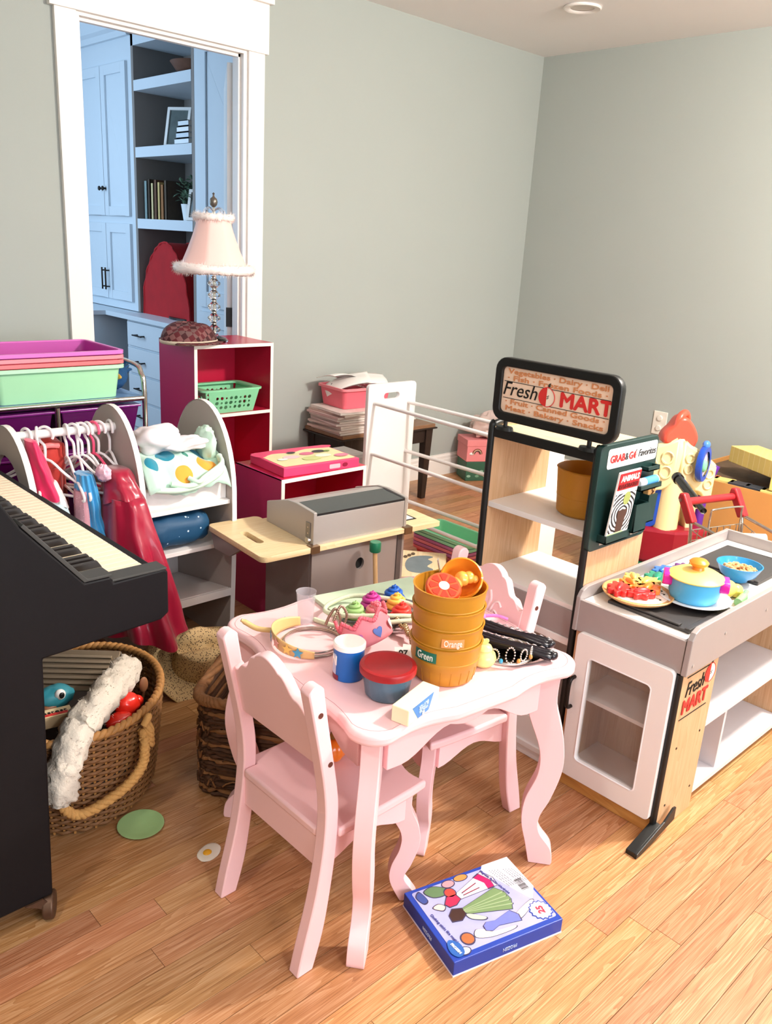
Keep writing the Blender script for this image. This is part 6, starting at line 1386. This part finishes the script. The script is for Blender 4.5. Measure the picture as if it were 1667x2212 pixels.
# silver tray, tiara, black gloves, spoon
t = thing('silver_tray', 'oval silver mirror tray near the right table corner', 'tray', (1.352, .965, T), -32)
B().lathe([(0, .003), (.05, .003), (.062, .0035), (.066, .007), (.0665, .0075), (.064, .004), (.05, .0005), (0, .0)], 48, sx=1.25, sy=.9).out('tray_body', mat('mirror_silver', '#A9A79C', .08, 1), t, smooth=50)
t = thing('gem_tiara', 'silver toy tiara with beaded loops and a blue gem on the tray', 'tiara', (1.318, .968, T+.006), -38)
sv = mat('tiara_silver', '#CFCBC6', .18, .9)
b = B(); b.tube([(.058*math.cos(a), .05*math.sin(a)+.0, .004) for a in [PI*1.02+PI*.96*i/30 for i in range(31)]], .0032, 7)
for i in range(5):
    a = PI*1.14+PI*.72*i/4; c = Vector((.058*math.cos(a), .05*math.sin(a), .014)); tg = Vector((-math.sin(a), math.cos(a), 0)); hh = (.010, .013, .018, .013, .010)[i]
    for k in range(16): q = 2*PI*k/16; b.blob(c+tg*.0095*math.cos(q)+Vector((0, 0, hh*math.sin(q)+hh*.6)), (.0022,)*3, 0, 1, 0, 6, 5)
b.out('frame', sv, t, smooth=60)
for i in range(4):
    a = PI*1.2+PI*.6*i/3; c = Vector((.061*math.cos(a), .053*math.sin(a), .012)); B().blob(c, (.0045, .0045, .0055), 0, 1, 0, 10, 8).out('gem', mat('gem%d' % i, ('#3E3A46', '#2FA0CF', '#C58A3E', '#B98440')[i], .1, coat=.6), t, smooth=60)
blk = mat('black_satin', '#16121A', .3, var=.2, coat=.2)
for k, (p0, p1, hz, lab) in enumerate((((1.352, 1.085), (1.408, .915), .030, 'black satin folded fan on top at the right of the table'), ((1.315, 1.065), (1.385, .89), .020, 'black satin folded fan with silver edging nearest the tray'))):
    t = thing('folded_fan', lab, 'fan', group='black folded fans on the table'); a = Vector((p0[0], p0[1], T+hz)); c = Vector((p1[0], p1[1], T+hz-.004)); d_ = (c-a); sd = Vector((d_.y, -d_.x, 0)).normalized()
    for j in range(3):
        off = sd*(.010*(j-1)); B().grid(lambda u, v: a+d_*u+off+Vector((0, 0, .009*(v-.5)+.002*math.sin(u*9+j)))+sd*(.004*math.sin(v*PI)), 14, 3).out('fold', blk, t, smooth=50, solid=.0035)
    b = B(); b.tube([a+d_*(i/40)-sd*.012+Vector((0, 0, .0065+.002*math.sin(i*1.7))) for i in range(41)], .0016, 5); b.out('lace_edge', mat('lace_silver', '#BFB6B6', .4, .5), t)
    B().blob(a+d_*1.01, (.012, .008, .009), .2, 6, k, 14, 10).out('tassel', blk, t, smooth=50)
t = thing('toy_spoon', 'pink plastic toy spoon behind the black fans', 'spoon', (1.425, 1.115, T+.004), -50)
pks = mat('spoon_pink', '#E77FC6', .3, coat=.3); B().blob((-.02, 0, .008), (.025, .015, .011), 0, 1, 0, 20, 12).out('scoop', pks, t, smooth=60); B().tube(smooth_pts([(.0, 0, .008), (.03, 0, .012), (.055, 0, .006)], 4), .004, 7).out('stem', pks, t, smooth=60)
# pumpkin on the near chair
t = thing('toy_pumpkin', 'small orange toy pumpkin on the seat of the near chair', 'toy pumpkin', (1.0, 1.15, .3025)); t.scale = (1.2, 1.2, 1.2)
def pmp(u, v):
    a = 2*PI*u; ph = PI*v; r = .026*(1+.09*abs(math.cos(4*a))-.09)*math.sin(ph)**.8; return (r*math.cos(a), r*math.sin(a), .023-.023*math.cos(ph)-.004*math.exp(-((v-1)/.08)**2))
B().grid(pmp, 64, 18, True).out('shell', mat('pumpkin_orange', '#F07A18', .28, coat=.4), t, smooth=70); B().tube([(0, 0, .042), (.002, .001, .054)], [.005, .004], 7).out('stalk', mat('stalk_green', '#8A5A1E', .6), t, smooth=50)
# ================================================================== things on the counter
Cz = CT+.0125
t = thing('dinner_plate', 'white plate under the blue toy pot', 'plate', (1.915, .846, CT+.0145)); t.scale = (.88, .88, 1)
B().lathe([(0, 0), (.06, 0), (.066, .004), (.101, .011), (.102, .0125), (.098, .0125), (.064, .0065), (0, .004)], 56).out('plate_body', mat('porcelain', '#F3F0EC', .25), t, smooth=50)
t = thing('toy_pot', 'light blue toy pot with a yellow lid and pink handles', 'toy pot', (1.905, .844, CT+.0195))
pb = mat('pot_blue', '#56B4E2', .35); py_ = mat('pot_lid_yellow', '#F6E07A', .3, coat=.2); ppk = mat('pot_pink', '#D9229A', .3, coat=.2)
B().lathe([(0, 0), (.048, 0), (.056, .006), (.061, .02), (.063, .062), (.060, .062), (.056, .02), (0, .006)], 48).out('pot_body', pb, t, smooth=45)
B().lathe([(.068, .061), (.069, .064), (.064, .067), (.05, .075), (.02, .081), (0, .081)], 48).out('lid', py_, t, smooth=50)
B().lathe([(.016, .080), (.014, .088), (.022, .094), (.024, .100), (.018, .106), (.006, .110), (0, .110)], 28).out('lid_knob', mat('pot_orange', '#F28A2C', .3, coat=.2), t, smooth=50)
for s, a in ((1, -62), (-1, 118)):
    h = plate(rrect(-.026, .026, -.012, .013, .008), [rrect(-.008, .008, -.004, .004, .003)], .018, frame((.066*math.cos(math.radians(a)), .066*math.sin(math.radians(a)), .050), (-math.sin(math.radians(a)), math.cos(math.radians(a)), 0), (0, 0, 1)), 'handle', ppk, t, bevel=.003)
t = thing('cereal_bowl', 'blue bowl of toy cereal loops on the counter', 'bowl', (2.165, .848, CT+.009))
B().lathe([(0, 0), (.026, 0), (.028, .006), (.046, .018), (.058, .042), (.060, .046), (.057, .046), (.044, .021), (.02, .008), (0, .007)], 48).out('bowl_body', mat('bowl_blue', '#2487C4', .3, coat=.2), t, smooth=50)
ce = mat('cereal_tan', '#D9A874', .7, var=.15); b = B()
for i in range(70):
    a = random.random()*2*PI; r = random.random()**.5*.04; c = Vector((r*math.cos(a), r*math.sin(a), .030+random.random()*.012*(1-r/.05))); M_ = Matrix.Translation(c) @ Matrix.Rotation(random.uniform(-.6, .6), 4, 'X') @ Matrix.Rotation(random.uniform(-.6, .6), 4, 'Y'); b.tube([M_ @ Vector((.0062*math.cos(q), .0062*math.sin(q), 0)) for q in [2*PI*k/9 for k in range(9)]], .0027, 5, closed=True)
b.lathe([(0, .030), (.045, .030)], 24)
tag(b.out('cereal_loops', ce, t, smooth=60), kind='stuff')
t = thing('wooden_plate', 'round wooden toy plate with musical notes holding leaf shapes', 'plate', (1.815, .945, CT+.013))
B().lathe([(0, 0), (.07, 0), (.086, .010), (.088, .014), (.085, .0155), (.078, .012), (0, .010)], 48).out('plate_body', wood('plate_wood', '#C58A4E', '#D9A468', '#E6BB84', 0, .45, 8), t, smooth=50)
decal(circ(0, 0, .074, 40), FZ((0, 0, .0125)), mat('plate_print', '#F5E7D6', .45), t, 'face_print')
for x, y in ((.04, -.05), (.055, -.035), (.068, -.015), (.0, -.062)): decal(circ(x, y, .0035, 10, .0025), FZ((0, 0, .0134)), ink, t, 'note_print'); B().box(x+.0028, x+.0036, y, y+.014, .013, .0137).out('note_print', ink, t)
def leaf(cx, cy, h, nm, lab, z, rz, s=1.0):
    t = thing('leaf_shape', lab, 'toy shape', (cx, cy, z), rz, 'scalloped toy leaf shapes')
    P_ = [((.030+.0055*math.cos(8*a))*s*math.cos(a)*1.15, (.024+.005*math.cos(8*a))*s*math.sin(a)) for a in [2*PI*k/64 for k in range(64)]]
    plate(P_, [], .010, FZ((0, 0, .007)), 'scalloped_disc', mat('leaf_'+nm, h, .3, coat=.3), t, bevel=.002)
    B().blob((0, 0, .014), (.026*s, .010*s, .009), 0, 1, 0, 20, 12).out('raised_leaf', 'leaf_'+nm, t, smooth=60)
lz = CT+.027
leaf(1.775, .975, '#DE2A2A', 'red', 'red scalloped shape at the edge of the wooden plate', lz, 20); leaf(1.795, .925, '#E2302E', 'red2', 'second red scalloped shape lying lower on the plate', lz, -30, .9)
leaf(1.835, .93, '#F07A28', 'orange', 'orange scalloped shape in the middle of the wooden plate', lz, 10); leaf(1.825, .975, '#EE8434', 'orange2', 'orange scalloped shape behind the middle one', lz, 60, .8)
leaf(1.868, .95, '#F4D06A', 'yellow', 'yellow scalloped shape near the blue pot', lz, 0); leaf(1.865, .99, '#F2CF72', 'yellow2', 'pale yellow scalloped shape at the back of the plate', lz, 40, .8)
leaf(1.985, .985, '#1E8A6A', 'green', 'teal green scalloped shape behind the pot', CT+.001, 20, 1.15); leaf(2.05, 1.0, '#2E6FC8', 'blue', 'blue scalloped shape behind the teal one', CT+.001, 0); leaf(2.045, .945, '#C22E9C', 'magenta', 'magenta scalloped shape behind the pot lid', CT+.001, -20); leaf(2.11, .975, '#6A2E7A', 'plum', 'plum scalloped shape farthest along the counter', CT+.001, 30)
t = thing('toy_pear', 'yellow toy pear lying behind the blue pot', 'toy fruit', (2.03, .825, CT+.001)); B().blob((0, 0, .024), (.040, .032, .024), .05, 2, 1, 26, 16).blob((.028, -.022, .018), (.02, .018, .018), .05, 2, 2, 18, 12).out('pear_body', mat('pear_yellow', '#EBD466', .3, coat=.3), t, smooth=70)
t = thing('toy_stalk', 'pale green toy vegetable stalk beside the pear', 'toy vegetable', (2.045, .775, CT+.001), 20); B().tube(smooth_pts([(-.04, .01, .010), (0, 0, .014), (.05, -.004, .009)], 5), [.011]*6+[.008]*5, 10).out('stalk_body', mat('stalk_pale', '#8FD08A', .3, coat=.3), t, smooth=70)
# ================================================================== things on the floor
t = thing('toy_plate', 'round green toy plate lying on the floor by the wicker basket', 'plate', (.762, 1.553, 0))
B().lathe([(0, .001), (.04, .001), (.052, .006), (.054, .0075), (.051, .0075), (.04, .0035), (0, .003)], 44).out('plate_body', mat('plate_green', '#9DC184', .45), t, smooth=50)
t = thing('toy_egg', 'toy fried egg lying on the floor near the chair', 'toy food', (.839, 1.376, 0), 20)
B().blob((0, 0, .001), (.032, .023, .005), .12, 1.5, 3, 28, 10, flat=-.001).out('egg_white', mat('egg_white', '#E9E1D2', .35), t, smooth=60); B().blob((-.006, 0, .0045), (.011, .010, .0045), .02, 2, 1, 20, 10).out('yolk', mat('yolk', '#F0B02E', .3), t, smooth=60)
# activity box
bx_a = math.degrees(math.atan2(.711-.781, 1.287-1.029))
t = thing('activity_box', 'flat blue boxed magnetic dress-up set lying on the floor', 'game box', (1.173, .843, 0), bx_a+0)
LW, LD, LH = .134, .100, .036
bl = mat('box_blue', '#1F3F9E', .4, var=.1, scale=40)
B().box(-LW, LW, -LD, LD, .0, LH).out('carton', bl, t, bevel=.0015)
B().box(-LW-.0006, LW+.0006, -LD-.0006, LD+.0006, .0, .004).out('base_edge', mat('box_base', '#E9E4EE', .5), t)
Z = lambda k=0: FZ((0, 0, LH+.0004+.0003*k))
decal(rrect(-LW+.012, LW-.006, -LD+.012, LD-.009, .006), Z(), mat('frost_print', '#A6A9D2', .45, var=.25, scale=16), t, 'cover_print', .0006)
decal([(.055, LD-.012), (.065, LD), (LW-.0, LD), (LW, .0), (.108, -.03), (.080, .03)][::1], Z(1), mat('panel_grey', '#D9D6DE', .6), t, 'text_panel', .0006)
def D(P_, k, h, nm='picture'):
    cx_ = sum(p[0] for p in P_)/len(P_); cy_ = sum(p[1] for p in P_)/len(P_); R_ = max(math.hypot(p[0]-cx_, p[1]-cy_) for p in P_)
    decal([(cx_+(p[0]-cx_)*(1+.0024/R_), cy_+(p[1]-cy_)*(1+.0035/R_)) for p in P_], Z(k-.6), mat('pic_outline', '#3A3350', .5), t, 'picture_outline', .0006)
    decal(P_, Z(k), mat('pic_'+h, h, .4, var=.1, scale=60), t, nm, .0006)
sm = lambda P_: [(p.x, p.y) for p in smooth_pts([(a, c, 0) for a, c in P_], 4, True)]
D([(-.038, .05), (.05, .084), (.066, .06), (.064, .036), (-.034, .034)], 2, '#CFC6CE'); D([(.026, .074), (.042, .08), (.056, .055), (.054, .0365), (.038, .036), (.04, .053)], 3, '#B8165C'); D([(-.02, .047), (.02, .058), (.02, .06), (-.02, .049)], 3, '#8A2A3E'); D([(-.02, .04), (.02, .044), (.02, .046), (-.02, .042)], 3, '#8A2A3E')
D([(-.046, .01), (.05, .032), (.064, .014), (.066, -.01), (.052, -.034), (-.046, -.006)], 3, '#6F8A5C'); D(sm([(-.046, -.008), (-.034, -.012), (-.012, -.03), (-.02, -.034), (-.042, -.022)]), 5, '#B9C2B4'); 
for i in range(4): D([(-.045, -.002+.002*i), (.06, -.024+.012*i), (.062, -.021+.012*i), (-.045, .0+.002*i)], 4, '#93A87E')
D([(-.072, .034), (-.058, .05), (-.038, .05), (-.034, .034), (-.05, .024), (-.066, .024)], 4, '#B02A4E'); D(sm([(-.1, .035), (-.085, .04), (-.075, .03), (-.085, .022)]), 3, '#E9C9BC')
D([(-.03, -.048), (-.02, -.042), (.0, -.046), (.042, -.036), (.054, -.052), (.05, -.068), (.0, -.06), (-.02, -.066), (-.032, -.06)], 4, '#6E78C4'); D(sm([(.052, -.048), (.1, -.03), (.104, -.038), (.056, -.062)]), 3, '#F4D9C6'); D(sm([(-.03, -.058), (-.05, -.05), (-.06, -.066), (-.03, -.078), (.02, -.08), (.03, -.074), (-.02, -.068)]), 3, '#F6E3D6')
D([(-.08, .004), (-.066, .016), (-.046, .01), (-.046, -.006), (-.062, -.016), (-.082, -.012)], 4, '#3A2620'); D(circ(-.078, -.062, .013, 18), 4, '#A8643A')
D(sm([(-.095, .082), (-.07, .088), (-.045, .07), (-.06, .058), (-.085, .062)]), 3, '#5C7A54'); D(sm([(-.118, .075), (-.105, .085), (-.1, .06), (-.112, .055)]), 3, '#3A4E8E'); D(circ(-.035, .082, .014, 16, .009), 3, '#C9929A'); D(circ(.0, .087, .016, 16, .008), 3, '#C98A4A'); D(circ(-.045, .058, .012, 12), 4, '#D0443A'); D(circ(-.1, -.085, .012, 14, .008), 3, '#CFE0EE')
burst = [((.024 if k % 2 else .0205)*math.cos(2*PI*k/28)+.105, (.024 if k % 2 else .0205)*math.sin(2*PI*k/28)-.062) for k in range(28)]; decal([((p[0]-.105)*1.12+.105, (p[1]+.062)*1.12-.062) for p in burst], Z(3.4), bl, t, 'badge_edge'); decal(burst, Z(4), mat('burst', '#FBEFF0', .4), t, 'badge')
text('25', FZ((.105, -.062, LH+.0026), 80), .020, mat('burst_red', '#D8344E', .5), t, width=.02, bold=.0006)
text('Magnetic Fashion Wardrobe', FZ((.062, .045, LH+.0022), -76), .0085, mat('violet_ink', '#4A4A8E', .5), t, width=.085)
for i in range(9): text('lorem'[:0] or '- - - - -- --- -- ----', FZ((.078+.006*i, .05-.001*i, LH+.0022), -76), .004, mat('grey_ink', '#7A7886', .6), t, width=.06-.002*i, name='fine_print') if i not in (4,) else None
text('Clothing sticks like magic!', FZ((-.108, -.02, LH+.0022), -82), .008, 'violet_ink', t, width=.085)
for i in range(12): w_ = random.choice((.0006, .001, .0014)); B().box(.104+.0, .122, .0+.0028*i, .0+.0028*i+w_, LH+.0012, LH+.0018).out('barcode_bar', ink, t)
decal(sm([(-.125, -.06), (-.115, -.05), (-.1, -.065), (-.102, -.088), (-.118, -.094), (-.128, -.08)]), Z(5), mat('logo_blue', '#2C5FA8', .4), t, 'logo_print')
text('FROZEN', FZ((-.114, -.074, LH+.0028), -80), .008, paper, t, width=.028, bold=.0003)
text('FROZEN', frame((.0, -LD-.0008, .018), (-1, 0, 0), (0, 0, -1)), .011, mat('logo_pale', '#B9C9E8', .5), t, width=.034); text('FROZEN', frame((-LW-.0008, .0, .018), (0, 1, 0), (0, 0, -1)), .011, 'logo_pale', t, width=.034)
